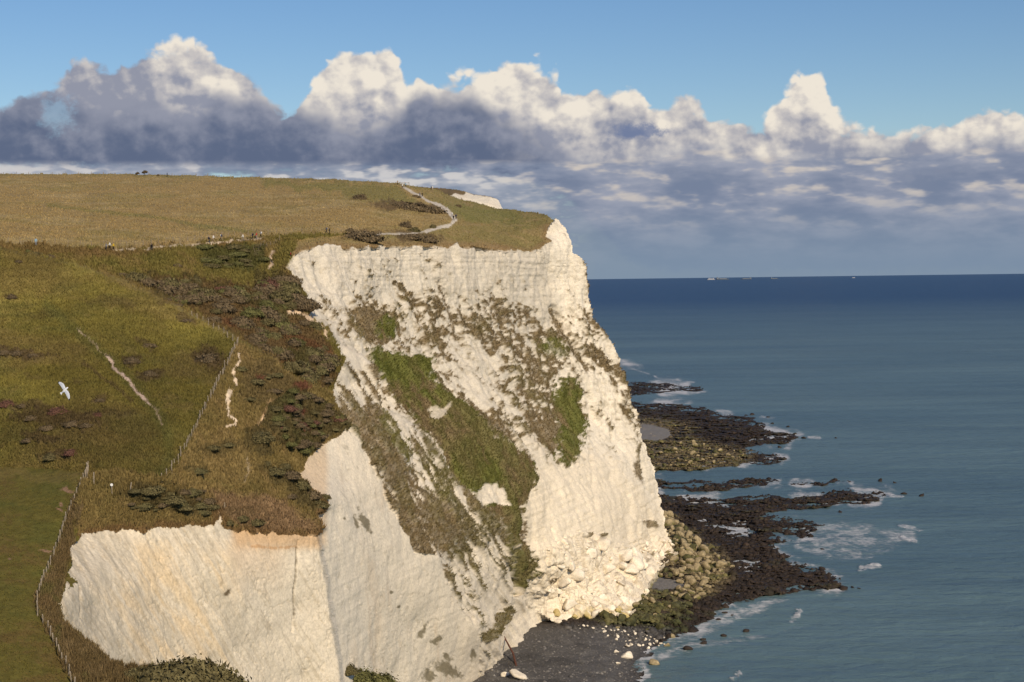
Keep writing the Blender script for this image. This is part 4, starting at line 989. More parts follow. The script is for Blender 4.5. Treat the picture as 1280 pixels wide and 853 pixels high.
# ------------------------------------------------------------------ things on the land
rng = np.random.default_rng(7)
random.seed(7)
def ground(px, py, lawn=False):
    ix = int(np.argmin(np.abs(gx - px))); iy = int(np.argmin(np.abs(gy - py)))
    for r in range(0, 14):
        for dy in (0, r, -r):
            for dx in (0, r, -r):
                j = min(max(iy + dy, 0), NY - 1) * NX + min(max(ix + dx, 0), NX - 1)
                if (vL if lawn else valid)[j]: return Vector((PL2 if lawn else P2)[j])
    return Vector(at1(px, py, 300))
def shore(px, py):
    ix = int(np.argmin(np.abs(sgx - px))); iy = int(np.argmin(np.abs(sgy - py)))
    return Vector(SP[iy * len(sgx) + ix])
def place(src, loc, rz=0.0, s=1.0, parent=None, label=None, cat=None, group=None, name=None):
    o = bpy.data.objects.new(name or src.name, src if isinstance(src, bpy.types.Mesh) else src.data)
    col.objects.link(o); o.location = loc; o.rotation_euler = (0, 0, rz)
    o.scale = s if hasattr(s, '__len__') else (s, s, s)
    if parent: o.parent = parent
    if label: o['label'] = label
    if cat: o['category'] = cat
    if group: o['group'] = group
    return o
def empty(name, loc, label, cat, group=None, rz=0.0):
    o = bpy.data.objects.new(name, None); col.objects.link(o); o.location = loc; o.rotation_euler = (0, 0, rz)
    o.empty_display_size = 0.3; o['label'] = label; o['category'] = cat
    if group: o['group'] = group
    return o

# ---- grass tufts and clinging growth: one mass for each area
def tufts(name, Pg, Ng, tg, cand, count, hmin, hmax, wid, up=0.6, bright=(0.75, 1.3), nb=3):
    cand = np.flatnonzero(cand)
    c = rng.choice(cand, min(count, len(cand)), replace=False) if count <= len(cand) else rng.choice(cand, count)
    n = len(c); base = Pg[c] + rng.normal(0, 0.08, (n, 3)); nr = Ng[c]
    d = nr * (1 - up) + np.array([0, 0, up]); d /= np.linalg.norm(d, axis=1)[:, None]
    V_, T_ = [], []
    for b in range(nb):
        az = rng.uniform(0, 2 * np.pi, n); h = rng.uniform(hmin, hmax, n)
        side = np.stack([np.cos(az), np.sin(az), 0 * az], 1); lean = np.stack([-np.sin(az), np.cos(az), 0 * az], 1) * rng.normal(0, 0.45, n)[:, None]
        w = (wid * rng.uniform(0.6, 1.4, n))[:, None]
        b0 = base + lean * 0.1 - d * 0.05
        tip = base + (d + lean + rng.normal(0, 0.15, (n, 3))) * h[:, None]
        V_ += [b0 - side * w, b0 + side * w, tip]
        col_ = tg[c] * rng.uniform(*bright, n)[:, None]
        T_ += [col_ * 0.95, col_ * 0.95, col_ * 1.08]
    V_ = np.stack(V_, 1).reshape(-1, 3); T_ = np.stack(T_, 1).reshape(-1, 3)
    o = link(name, new_mesh(name, V_, np.arange(len(V_)), 3, T_, False, [M_TUFT]), kind='stuff')
    return o
vis = (PX >= -10) & (PY < 856)
bare = (tint.min(1) > 0.16)
tufts('meadow_grass', P2, N, tint, vis & isk['M'] & ~bare, 32000, 0.16, 0.40, 0.11, 0.9, (0.74, 1.3))['label'] = 'dry grass of the clifftop meadow'
tufts('hillside_grass', P2, N, tint, vis & isk['H'] & ~bare, 42000, 0.14, 0.38, 0.10, 0.8, (0.68, 1.34))['label'] = 'rough grass covering the hillside'
tufts('hollow_grass', P2, N, tint, vis & isk['V'] & ~bare, 20000, 0.2, 0.65, 0.13, 0.8)['label'] = 'tangled grass and bramble in the hollow'
tufts('promontory_grass', P2, N, tint, vis & isk['T'] & ~bare, 26000, 0.18, 0.6, 0.10, 0.8)['label'] = 'long brown grass on the promontory'
tufts('lawn_grass', PL2, NL, tl, vis & vL & (strip < 0.3), 9000, 0.05, 0.12, 0.05, 0.9, (0.85, 1.15))['label'] = 'short mown grass'
tufts('fringe_grass', PL2, NL, tl, vis & vL & (strip > 0.5), 14000, 0.25, 0.7, 0.06, 0.9, (0.7, 1.5))['label'] = 'long pale grass outside the fence'
tufts('cliff_growth', P2, N, tint, vis & ((isk['F'] & (vegF > 0.7)) | (isk['S'] & (vegS > 0.7))), 34000, 0.18, 0.62, 0.15, 0.45, (0.75, 1.3), 4)['label'] = 'low plants clinging to the chalk face'

# ---- bushes
def bush_mesh(name, tintc, seed, leaves=2200, tall=0.95, leaf=0.06):
    r = np.random.default_rng(seed)
    # core: lumpy dome
    bm = bmesh.new(); bmesh.ops.create_icosphere(bm, subdivisions=3, radius=1.0)
    off = Vector((seed * 3.1, seed * 1.7, 0))
    def rad(d):
        return 1.0 + 0.38 * mnoise.noise(d * 1.6 + off) + 0.22 * mnoise.noise(d * 3.7 + off)
    dirs = []
    for v in bm.verts:
        d = v.co.normalized(); v.co = d * rad(d) * 0.82; v.co.z = v.co.z * tall if v.co.z > 0 else v.co.z * 0.3
    bm.verts.index_update()
    cv = np.array([v.co[:] for v in bm.verts]); cf_ = [[v.index for v in f.verts] for f in bm.faces]
    bm.free()
    d = r.normal(0, 1, (leaves, 3)); d[:, 2] = np.abs(d[:, 2]) * 0.9 - 0.1; d /= np.linalg.norm(d, axis=1)[:, None]
    R_ = np.array([rad(Vector(q)) for q in d]) * r.uniform(0.74, 1.0, leaves) * np.where(r.random(leaves) < 0.25, r.uniform(1.0, 1.25, leaves), 1.0)
    c = d * R_[:, None]; c[:, 2] = np.where(c[:, 2] > 0, c[:, 2] * tall, c[:, 2] * 0.3)
    a = np.cross(d, r.normal(0, 1, (leaves, 3))); a /= np.linalg.norm(a, axis=1)[:, None]; b = np.cross(d, a) + d * r.normal(0, 0.6, (leaves, 1))
    s = r.uniform(0.6, 1.5, (leaves, 1)) * leaf
    lv = np.stack([c - a * s, c + a * s, c + b * s * 1.5], 1).reshape(-1, 3)
    V_ = np.concatenate([cv, lv]); n0 = len(cv)
    faces = cf_ + [[n0 + 3 * i, n0 + 3 * i + 1, n0 + 3 * i + 2] for i in range(leaves)]
    tc_ = np.array(tintc)
    T_ = np.concatenate([np.tile(tc_ * 0.95, (n0, 1)), np.repeat(tc_ * r.uniform(0.6, 1.6, (leaves, 1)), 3, 0)])
    return new_mesh(name, V_, np.array(faces), 3, T_, False, [M_TUFT])
BT = {'dark': (0.118, 0.10, 0.046), 'green': (0.115, 0.112, 0.042), 'brown': (0.128, 0.096, 0.056), 'red': (0.135, 0.07, 0.05), 'olive': (0.128, 0.112, 0.05), 'straw': (0.19, 0.14, 0.075)}
BM = {k: [bush_mesh('bush_' + k, c, 10 * i + j + 1) for j in range(3)] for i, (k, c) in enumerate(BT.items())}
BL = {k: [bush_mesh('low_bush_' + k, c, 10 * i + j + 5, 2000, 0.5) for j in range(3)] for i, (k, c) in enumerate(BT.items())}
def sized(label, group, w, lo, hi):
    if not group: return label, group
    z = 'small' if w < lo else 'large' if w > hi else 'middling'
    return z + ' ' + label, z + ' ' + group
def bush(px, py, wpx, kind, label, group=None, flat=1.0, lawn=False, name='bush'):
    g = ground(px, py, lawn); s = wpx * 0.5 * g.y / FPX
    label, group = sized(label, group, wpx, 15, 24)
    low = flat < 0.62; z = flat / 0.5 if low else flat
    return place(random.choice((BL if low else BM)[kind]), g - Vector((0, 0, 0.12 * s)), random.uniform(0, 6.28), (s, s * random.uniform(0.8, 1.0), s * z), None, label, 'bush', group, name)
# the open hillside
for (x, y, w, k, lb) in [(258, 452, 34, 'brown', 'large brown thorn bush beside the hillside fence'), (165, 455, 20, 'brown', 'brown bush just above the bare chalk path on the hillside'),
                         (8, 508, 24, 'red', 'russet bush on the hillside below the long brown smear'), (72, 516, 26, 'red', 'broad russet bush in the brown patch on the green hillside'),
                         (123, 521, 15, 'red', 'small russet bush alone on the green hillside'), (88, 568, 20, 'red', 'russet bush just above the mown lawn'), (66, 574, 22, 'dark', 'dark bush beside the russet bush above the lawn'),
                         (14, 374, 14, 'brown', 'small brown bush high on the open hillside'), (187, 471, 18, 'brown', 'low brown bush beside the bend of the bare chalk path'), (23, 328, 10, 'brown', 'tiny brown bush near the brow of the hillside')]:
    bush(x, y, w, k, lb, None, 0.7)
for (x, y, w) in [(20, 444, 22), (2, 442, 22), (42, 446, 18), (185, 432, 20), (40, 526, 20), (92, 532, 24), (108, 534, 18), (36, 552, 20), (60, 536, 22), (232, 402, 14), (222, 383, 12), (210, 376, 12), (124, 501, 14), (30, 510, 18)]:
    bush(x, y, w, 'brown', 'low brown thicket lying on the green hillside', 'thickets on the hillside', 0.45)
# the hollow
HS = [(42, 318, 14, 'dark'), (62, 322, 14, 'brown'), (36, 314, 10, 'green'), (152, 346, 14, 'brown'), (208, 349, 14, 'brown'), (222, 333, 12, 'brown'), (168, 352, 10, 'brown'), (48, 318, 12, 'dark')]
for _ in range(120):
    while True:
        x, y = random.uniform(160, 426), random.uniform(340, 494)
        if inside(np.array([x]), np.array([y]), [(165, 350), (230, 350), (300, 360), (350, 350), (372, 356), (398, 415), (422, 470), (410, 490), (372, 474), (300, 420), (240, 390), (195, 366)])[0]: break
    HS.append((x, y, random.uniform(16, 36), random.choice(['dark', 'dark', 'green', 'brown', 'brown', 'brown', 'brown', 'olive', 'olive'] + (['red'] if random.random() < .3 else []) + ['brown'])))
for x, y, w, k in HS:
    bush(x, y, w, k, {'dark': 'dark green scrub bush in the hollow behind the hillside', 'green': 'mid green scrub bush in the hollow behind the hillside', 'brown': 'brown scrub bush in the hollow behind the hillside',
                      'red': 'russet scrub bush in the hollow behind the hillside', 'olive': 'olive scrub bush in the hollow behind the hillside'}[k], k + ' scrub bushes in the hollow', 0.6)
for _ in range(26):  # bushes added to fill the dark shaded slope below the path
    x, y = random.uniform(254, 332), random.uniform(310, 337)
    bush(x, y, random.uniform(13, 22), random.choice(['dark', 'green']), 'dark evergreen bush packed into the clump below the walkers\' path', 'bushes on the shaded slope below the path', 0.45)
for _ in range(16):
    x = random.uniform(324, 378); y = 345 + (x - 324) * 0.45 + random.uniform(-2, 26)
    bush(x, min(y, 386), random.uniform(12, 20), random.choice(['dark', 'brown', 'green']), 'dark bush on the slope beside the pale landslip scar', 'bushes beside the landslip scar', 0.55)
# the promontory
for _ in range(60):
    while True:
        x, y = random.uniform(328, 434), random.uniform(486, 575)
        if inside(np.array([x]), np.array([y]), [(362, 486), (400, 500), (428, 528), (425, 540), (400, 552), (388, 570), (352, 556), (332, 528), (340, 510)])[0]: break
    k = random.choice(['dark', 'dark', 'brown', 'green', 'brown'] if y < 545 and random.random() < .85 else ['red'] if y < 540 else ['dark', 'green', 'brown'])
    bush(x, y, random.uniform(12, 24), k, {'dark': 'dark green', 'brown': 'brown', 'green': 'mid green', 'red': 'russet'}[k] + ' bush in the thicket crowning the white bluff', k + ' bushes crowning the bluff', 0.5)
for (x, y, w, f, lb) in [(322, 552, 36, .7, 'big round dark bush in the middle of the promontory'), (185, 615, 30, .55, 'dark bush nearest the sign posts on the promontory'), (212, 626, 34, .5, 'broad dark bush above the alcove edge'),
                         (242, 616, 22, .5, 'small dark bush between the broad bush and the hillside fence'), (262, 632, 26, .4, 'flat dark bush by the chalk pinnacle')]:
    bush(x, y, w, 'dark', lb, None, f)
for (x, y, w) in [(340, 592, 28), (356, 600, 30), (372, 612, 30), (386, 622, 28), (398, 632, 26), (405, 622, 18), (352, 586, 20), (330, 580, 18), (362, 622, 18), (300, 650, 20), (318, 655, 22), (284, 655, 16)]:
    bush(x, y, w, random.choice(['dark', 'brown', 'dark']), 'dark straggling bush along the edge above the white bluff', 'bushes along the bluff edge', 0.55)
PB = [(165 + random.uniform(0, 95), 612 + random.uniform(0, 30)) for _ in range(26)]
for x, y in PB:
    bush(x, y, random.uniform(9, 22), random.choice(['dark', 'dark', 'brown', 'olive']), 'scrubby bush in the dark clump beside the sign posts', 'dark clump by the sign posts', random.uniform(0.4, 0.6))
for (x, y, w) in [(165, 618, 20), (200, 612, 18), (228, 636, 24), (180, 632, 26), (250, 640, 20), (160, 632, 14), (245, 590, 24), (265, 560, 22), (283, 556, 20), (300, 462, 20), (318, 478, 26), (332, 470, 22), (340, 490, 24), (310, 500, 18), (345, 470, 20)]:
    bush(x, y, w, random.choice(['brown', 'dark', 'olive']), 'low mixed bush among the brown grass of the promontory', 'bushes in the promontory grass', 0.4)
# clifftop and path
for (x, y, w, k, f, lb) in [(450, 249, 20, 'brown', .75, 'round brown bush alone on the meadow slope'), (450, 299, 56, 'brown', .45, 'wide brown thicket at the clifftop beside the fence end'), (514, 262, 40, 'brown', .42, 'dark thicket beside the upper bend of the footpath'),
                            (538, 265, 44, 'brown', .36, 'long dark thicket under the upper bend of the footpath'), (497, 258, 18, 'brown', .4, 'small dark thicket at the landward end of the long thicket'), (507, 284, 17, 'brown', .9, 'upright brown bush below the footpath bend'),
                            (518, 290, 14, 'dark', .9, 'small dark bush beside the pale footpath'), (541, 285, 9, 'dark', 1.1, 'thin dark bush standing inside the footpath bend'), (512, 297, 44, 'brown', .3, 'longer brown thicket just under the pale footpath'), (530, 301, 34, 'brown', .35, 'shorter brown thicket nearer the cliff edge below the footpath'),
                            (520, 247, 12, 'brown', .5, 'little brown bush beside the high stretch of footpath'), (572, 259, 10, 'brown', .5, 'little brown bush on the seaward slope above the cliff'), (438, 291, 12, 'brown', .9, 'small bush at the end of the clifftop fence')]:
    bush(x, y, w, k, lb, None, f)
# by the near edge
for (x, y, w) in [(196, 850, 62), (236, 846, 88), (270, 860, 76), (168, 846, 34), (222, 852, 80), (252, 852, 80)]:
    bush(x, y, w, 'dark', 'dense dark gorse bush at the near lip of the chalk alcove', 'gorse at the alcove lip', 0.6, True)
for (x, y, w) in [(446, 852, 50), (470, 856, 56), (436, 840, 28), (492, 866, 36)]:
    bush(x, y, w, random.choice(['dark', 'green']), 'leafy bush rooted low on the white bluff', 'bushes low on the white bluff', 0.75)

# ---- wind-bent trees on the skyline
M_BARK = mat_plain('bark', (0.06, 0.045, 0.03))
def tube(pts, rad, sides=6):
    V_, F_ = [], []
    for i, (p, r) in enumerate(zip(pts, rad)):
        p = Vector(p); q = (Vector(pts[min(i + 1, len(pts) - 1)]) - Vector(pts[max(i - 1, 0)])).normalized()
        a = q.orthogonal().normalized(); b = q.cross(a)
        for s in range(sides):
            an = 2 * math.pi * s / sides; V_.append(p + (a * math.cos(an) + b * math.sin(an)) * r)
    for i in range(len(pts) - 1):
        for s in range(sides): F_.append((i * sides + s, i * sides + (s + 1) % sides, (i + 1) * sides + (s + 1) % sides, (i + 1) * sides + s))
    return V_, F_
def tube_mesh(name, lst, mat, sides=6):
    V_, F_ = [], []
    for pts, rad in lst:
        v, f = tube(pts, rad, sides); n = len(V_); V_ += v; F_ += [tuple(i + n for i in q_) for q_ in f]
        F_.append(tuple(range(n + sides - 1, n - 1, -1))); F_.append(tuple(range(len(V_) - sides, len(V_))))
    me = bpy.data.meshes.new(name); me.from_pydata([tuple(v) for v in V_], [], F_); me.materials.append(mat); me.update(); return me
TRUNK = tube_mesh('trunk', [([(0, 0, -0.3), (0.1, 0, 0.8), (0.35, 0, 1.6), (0.8, 0, 2.3)], [0.16, 0.13, 0.1, 0.05]), ([(0.15, 0, 1.0), (-0.3, 0.2, 1.6), (-0.4, 0.3, 2.2)], [0.09, 0.07, 0.03]), ([(0.3, 0, 1.5), (0.6, -0.4, 2.0), (1.2, -0.5, 2.4)], [0.08, 0.06, 0.03])], M_BARK)
for (x, y, s, lb) in [(171, 220, 0.55, 'leftmost thin pale skyline tree leaning over the meadow crest'), (180, 220, 0.75, 'dense wind-bent thorn tree on the meadow skyline'), (197, 221, 0.4, 'small thorn tree beside the wind-bent tree on the skyline')]:
    lb = lb.replace('leftmost thin pale', 'thin pale')
    t_e = empty('thorn_tree', ground(x, y), lb, 'tree')
    place(TRUNK, (0, 0, 0), 0, s, t_e, name='trunk')
    for (a, b, c, r) in [(0.5, 0, 2.0, 1.15), (-0.3, 0.2, 1.8, 0.8), (1.1, -0.3, 2.2, 0.8)]:
        place(BM['brown'][random.randrange(3)], (a * s, b * s, c * s - 0.3), random.uniform(0, 6), r * s, t_e, name='crown')

# ---- fences
M_POST = mat_plain('weathered_wood', (0.29, 0.24, 0.175), 0.85, 0.35, 3.0)
M_POST2 = mat_plain('dark_wood', (0.26, 0.205, 0.14), 0.9, 0.3, 3.0)
M_WIRE = mat_plain('galvanised_wire', (0.25, 0.25, 0.24), 0.5, 0.1, 3.0, 0.5, 0.6)
def post_mesh(name, w, h, mat, seed):
    bm = bmesh.new(); r = random.Random(seed)
    res = bmesh.ops.create_cone(bm, cap_ends=True, segments=7, radius1=w, radius2=w * 0.9, depth=h)
    for v in bm.verts:
        v.co.z += h / 2 - 0.25
        v.co.x += r.uniform(-.12, .12) * w; v.co.y += r.uniform(-.12, .12) * w
        if v.co.z > h * 0.5: v.co.z += r.uniform(-.03, .03)
    bmesh.ops.bevel(bm, geom=[e for e in bm.edges if e.verts[0].co.z > h * .6 and e.verts[1].co.z > h * .6], offset=w * 0.25, segments=1, affect='EDGES')
    me = bpy.data.meshes.new(name); bm.to_mesh(me); bm.free(); me.materials.append(mat); return me
POSTS = [post_mesh('post', 0.075, 1.45, M_POST, s) for s in range(3)]; POSTS_D = [post_mesh('post', 0.06, 1.35, M_POST2, s) for s in range(3)]
def fence(name, pts, spacing, label, posts, lawn=False, scale=1.0, wires=(0.35, 0.75, 1.05), tilt=0.06):
    """posts evenly spaced in metres along a line on the ground"""
    w = [ground(*p, lawn) for p in pts]; s = [0]
    for a, b in zip(w, w[1:]): s.append(s[-1] + (b - a).length)
    n = max(2, int(s[-1] / spacing)); e = empty(name, w[0], label, 'fence', None)
    tops = []
    for i in range(n + 1):
        u = s[-1] * i / n; j = max(k for k in range(len(s)) if s[k] <= u + 1e-6); j = min(j, len(s) - 2)
        f = (u - s[j]) / max(s[j + 1] - s[j], 1e-6)
        px = pts[j][0] + f * (pts[j + 1][0] - pts[j][0]); py = pts[j][1] + f * (pts[j + 1][1] - pts[j][1])
        g = ground(px, py, lawn)
        o = place(random.choice(posts), g - w[0], random.uniform(0, 6), (scale, scale, scale * random.uniform(0.88, 1.12)), e, name='post')
        o.rotation_euler = (random.gauss(0, tilt), random.gauss(0, tilt), random.uniform(0, 6)); tops.append(g - w[0])
    place(tube_mesh('wire', [([t + Vector((0, 0, h * scale)) for t in tops], [0.006] * len(tops)) for h in wires], M_WIRE, 3), (0, 0, 0), 0, 1, e, name='wire')
    return e
fence('wire_fence', [(147, 592), (128, 595), (107, 598), (96, 620), (83, 650), (67, 698), (54, 727), (48, 746), (46, 769), (58, 785), (70, 810), (86, 845), (100, 880)], 1.75, 'weathered post and wire fence curving round the mown lawn', POSTS, True, 1.0)
fence('hillside_fence', [(205, 602), (222, 580), (240, 545), (262, 502), (280, 465), (297, 430)], 1.5, 'post and wire fence climbing the hillside from the promontory', POSTS)
fence('brow_fence', [(297, 430), (275, 414), (255, 403), (240, 396)], 1.6, 'short run of fence along the brow above the scrubby hollow', POSTS)
fence('meadow_fence', [(-20, 303), (60, 306), (130, 309), (190, 307), (230, 303), (270, 298), (330, 293), (400, 290), (436, 291)], 2.4, 'long low fence between the straw meadow and the walkers\' path', POSTS_D, False, 1.15, (0.5, 1.0), 0.1)
fence('skyline_fence', [(-10, 220), (60, 219.5), (120, 219.5), (190, 220.5), (260, 222), (330, 225)], 4.5, 'faint fence along the meadow skyline', POSTS, False, 1.1, (0.5, 1.0))
fence('path_fence', [(350, 303), (340, 309), (330, 313), (318, 318)], 1.3, 'short leaning fence above the landslip scar', POSTS_D, False, 1.0, (0.5, 1.0), 0.15)
# old posts and signs on the promontory
M_WHITE = mat_plain('white_paint', (0.75, 0.74, 0.70), 0.6, 0.1)
for (x, y, h, lb) in [(117, 608, 1.5, 'single tall timber post just outside the fence corner'), (162, 617, 1.25, 'leaning timber post beside the dark promontory bushes'), (281, 637, 0.9, 'stubby timber post near the chalk pinnacle')]:
    o = place(POSTS[0], ground(x, y), 0, (1.1, 1.1, h), None, lb, 'post', None, 'timber_post'); o.rotation_euler = (0, 0.14 if x == 162 else 0.02, 0.5)
sg = empty('warning_sign', ground(139, 619), 'white round-headed warning sign on a post by the alcove edge', 'sign')
place(POSTS[1], (0, 0, 0), 0, (0.9, 0.9, 1.0), sg, name='post')
bm = bmesh.new(); bmesh.ops.create_cone(bm, cap_ends=True, segments=20, radius1=0.2, radius2=0.2, depth=0.04, matrix=Matrix.Translation((0, -0.1, 1.25)) @ Matrix.Rotation(math.pi / 2, 4, 'X'))
me = bpy.data.meshes.new('sign_plate'); bm.to_mesh(me); bm.free(); me.materials.append(M_WHITE); place(me, (0, 0, 0), 0, 1, sg, name='sign_plate')
# kissing gate at the top of the path
gt = empty('path_gate', ground(506, 234), 'pale wooden kissing gate where the footpath meets the skyline', 'gate')
for dx in (-1.6, 0, 1.5): place(POSTS[0], (dx, 0, 0), 0, (1.3, 1.3, 1.35), gt, name='post')
for h in (0.5, 1.0, 1.45): place(tube_mesh('rail', [([(-1.6, 0, h), (1.5, 0, h)], [0.05, 0.05])], M_POST, 5), (0, 0, 0), 0, 1, gt, name='rail')

# ---- walkers
def mat_cloth(n, c): return mat_plain(n, c, 0.9, 0.15, 8.0, 0.15)
M_SKIN = mat_plain('skin', (0.45, 0.28, 0.2), 0.6, 0.08); M_HAIR = mat_plain('hair', (0.05, 0.035, 0.025), 0.7); M_SHOE = mat_plain('shoe', (0.04, 0.035, 0.03))
CLOTH = {k: mat_cloth(k + '_cloth', c) for k, c in {'black': (0.015, 0.015, 0.018), 'navy': (0.02, 0.03, 0.07), 'yellow': (0.62, 0.42, 0.04), 'white': (0.68, 0.67, 0.65), 'grey': (0.22, 0.22, 0.23), 'red': (0.45, 0.05, 0.04), 'blue': (0.28, 0.42, 0.52), 'tan': (0.35, 0.26, 0.17)}.items()}
def person_mesh(pose):
    st, arm = {'stride': (0.34, 0.30), 'step': (0.18, 0.18), 'stand': (0.03, 0.03)}[pose]
    v = [(0, 0, .96), (0, .01, 1.12), (0, .01, 1.30), (0, 0, 1.44), (0, .01, 1.53), (0, .03, 1.62), (0, .02, 1.72)]
    r = [(.15, .11), (.145, .10), (.17, .115), (.13, .09), (.055, .055), (.085, .10), (.07, .08)]
    e = [(0, 1), (1, 2), (2, 3), (3, 4), (4, 5), (5, 6)]
    for sx in (-1, 1):
        k = sx; n = len(v)
        v += [(.10 * sx, 0, .90), (.10 * sx, .12 * st * k * 2 + .05 * st, .50), (.10 * sx, st * k - (.10 * st if k < 0 else 0), .09), (.11 * sx, st * k + .15, .04)]
        r += [(.095, .095), (.062, .068), (.042, .045), (.042, .035)]
        e += [(0, n), (n, n + 1), (n + 1, n + 2), (n + 2, n + 3)]
        n = len(v)
        v += [(.19 * sx, 0, 1.42), (.25 * sx, -arm * k * .4, 1.15), (.24 * sx, -arm * k + .10, .92), (.235 * sx, -arm * k + .15, .83)]
        r += [(.065, .065), (.045, .045), (.034, .034), (.03, .042)]
        e += [(3, n), (n, n + 1), (n + 1, n + 2), (n + 2, n + 3)]
    me = bpy.data.meshes.new('person'); me.from_pydata(v, e, []); o = bpy.data.objects.new('tmp', me); col.objects.link(o)
    o.modifiers.new('s', 'SKIN'); o.modifiers.new('u', 'SUBSURF').levels = 1
    for i, q_ in enumerate(r): me.skin_vertices[0].data[i].radius = q_; me.skin_vertices[0].data[i].use_root = (i == 0)
    dg = bpy.context.evaluated_depsgraph_get(); ev = bpy.data.meshes.new_from_object(o.evaluated_get(dg))
    bpy.data.objects.remove(o); ev.name = 'person_' + pose
    for m_ in (CLOTH['navy'], CLOTH['black'], M_SKIN, M_HAIR, M_SHOE): ev.materials.append(m_)
    for p in ev.polygons:
        c = p.center
        p.material_index = 4 if c.z < .10 else 1 if (c.z < .93 and abs(c.x) < .19) else 2 if (c.z < .88) else 3 if (c.z > 1.55 and (c.y < .03 or c.z > 1.72)) else 2 if c.z > 1.49 else 0
        p.use_smooth = True
    return ev
PM = {k: person_mesh(k) for k in ('stride', 'step', 'stand')}
bm = bmesh.new(); bmesh.ops.create_cube(bm, size=1.0, matrix=Matrix.Translation((0, -0.19, 1.28)) @ Matrix.Diagonal((0.30, 0.18, 0.44, 1)))
bmesh.ops.bevel(bm, geom=bm.edges[:], offset=0.05, segments=2, affect='EDGES'); PACK = bpy.data.meshes.new('backpack'); bm.to_mesh(PACK); bm.free(); PACK.materials.append(CLOTH['grey'])
def person(px, py, top, legs, pose, rz, label, pack=None, cap=None, kid=1.0):
    g = ground(px, py); o = place(PM[pose], g, rz, kid, None, label, 'person', 'walkers on the clifftop', 'person')
    for i, m_ in ((0, CLOTH[top]), (1, CLOTH[legs])):
        o.material_slots[i].link = 'OBJECT'; o.material_slots[i].material = m_
    if pack:
        b = place(PACK, (0, 0, 0), 0, 1, o, name='backpack'); b.material_slots[0].link = 'OBJECT'; b.material_slots[0].material = CLOTH[pack]
    return o
R90 = math.pi / 2
person(45, 308, 'blue', 'grey', 'stand', 0.4, 'person in a pale blue jacket standing by the dark hollow bushes')
person(133, 314, 'grey', 'navy', 'step', R90, 'person in grey walking ahead of a yellow jacket')
person(137, 314, 'white', 'black', 'stride', R90, 'person in white top walking between grey and yellow jackets')
person(142, 314, 'yellow', 'black', 'stride', R90, 'person in a yellow jacket on the clifftop path')
person(190, 314, 'black', 'black', 'stand', 0.2, 'person all in black standing on the pale path', 'black')
person(262, 304, 'black', 'navy', 'stride', -R90, 'person in black jacket leading the pair on the path', 'navy')
person(267, 303, 'white', 'tan', 'stride', -R90, 'person in white top and tan trousers following close behind')
person(277, 302, 'navy', 'tan', 'stride', -R90, 'person in navy walking alone with a white backpack', 'white')
person(304, 301, 'white', 'grey', 'stride', R90, 'person in white and grey striding along the path')
person(316, 299, 'navy', 'black', 'step', R90, 'person in navy at the head of the walking trio', 'black')
person(321, 298, 'red', 'grey', 'step', R90, 'person in a red top in the middle of the walking trio')
person(326, 298, 'grey', 'black', 'stride', R90, 'person in grey with white bag in the walking trio', 'white')
person(368, 322, 'red', 'navy', 'stand', -1.2, 'person in red sitting-out spot at the very cliff edge'.replace('sitting-out spot', 'standing'))
person(408, 294, 'navy', 'black', 'stride', R90, 'person in navy beside the end of the meadow fence', 'grey')
person(412, 294, 'black', 'black', 'step', R90, 'person in black beside the end of the meadow fence')
person(209, 221, 'black', 'black', 'step', R90, 'person in black far off on the meadow skyline')
person(497, 232, 'tan', 'black', 'stand', 0.3, 'person in tan standing just left behind the kissing gate'.replace('left behind', 'outside'))
person(503, 236, 'white', 'navy', 'stride', 2.8, 'person in white top coming through the kissing gate')
person(507, 235, 'blue', 'black', 'stride', 2.8, 'person in pale blue at the kissing gate')
person(525, 247, 'grey', 'navy', 'step', 2.5, 'person in grey on the upper footpath with a dark companion')
person(528, 247, 'black', 'black', 'stride', 2.5, 'person in black on the upper footpath beside a grey companion')
person(541, 239, 'white', 'tan', 'stand', 1.0, 'person in white on the slope above the footpath')
person(539, 239, 'black', 'black', 'stand', 1.4, 'person in black on the slope beside someone in white')
person(565, 272, 'white', 'grey', 'stride', 2.9, 'person in white rounding the sharp bend of the footpath')
person(567, 276, 'black', 'black', 'stride', 2.9, 'person in black at the sharp bend of the footpath', 'black')
person(570, 275, 'navy', 'black', 'step', 2.9, 'person in navy at the sharp bend of the footpath')

# ---- gull
M_GULLW = mat_plain('gull_white', (0.78, 0.78, 0.78), 0.7, 0.05); M_GULLG = mat_plain('gull_grey', (0.58, 0.60, 0.64), 0.7, 0.1); M_BEAK = mat_plain('beak', (0.6, 0.35, 0.05), 0.5); M_GULLB = mat_plain('gull_black', (0.03, 0.03, 0.03), 0.7)
gl = empty('seagull', at1(81, 488, 100), 'white seagull gliding with spread wings over the green hillside', 'bird')
a_ = (-16 * RT + 22.5 * UP) / 27.6 * 0.97 + FW * 0.25; a_ /= np.linalg.norm(a_)
f_ = RT * 0.93 + UP * 0.20 - FW * 0.3; f_ -= a_ * (f_ @ a_); f_ /= np.linalg.norm(f_); u_ = np.cross(f_, a_)
gl.matrix_world = Matrix(((f_[0], a_[0], u_[0], gl.location.x), (f_[1], a_[1], u_[1], gl.location.y), (f_[2], a_[2], u_[2], gl.location.z), (0, 0, 0, 1)))
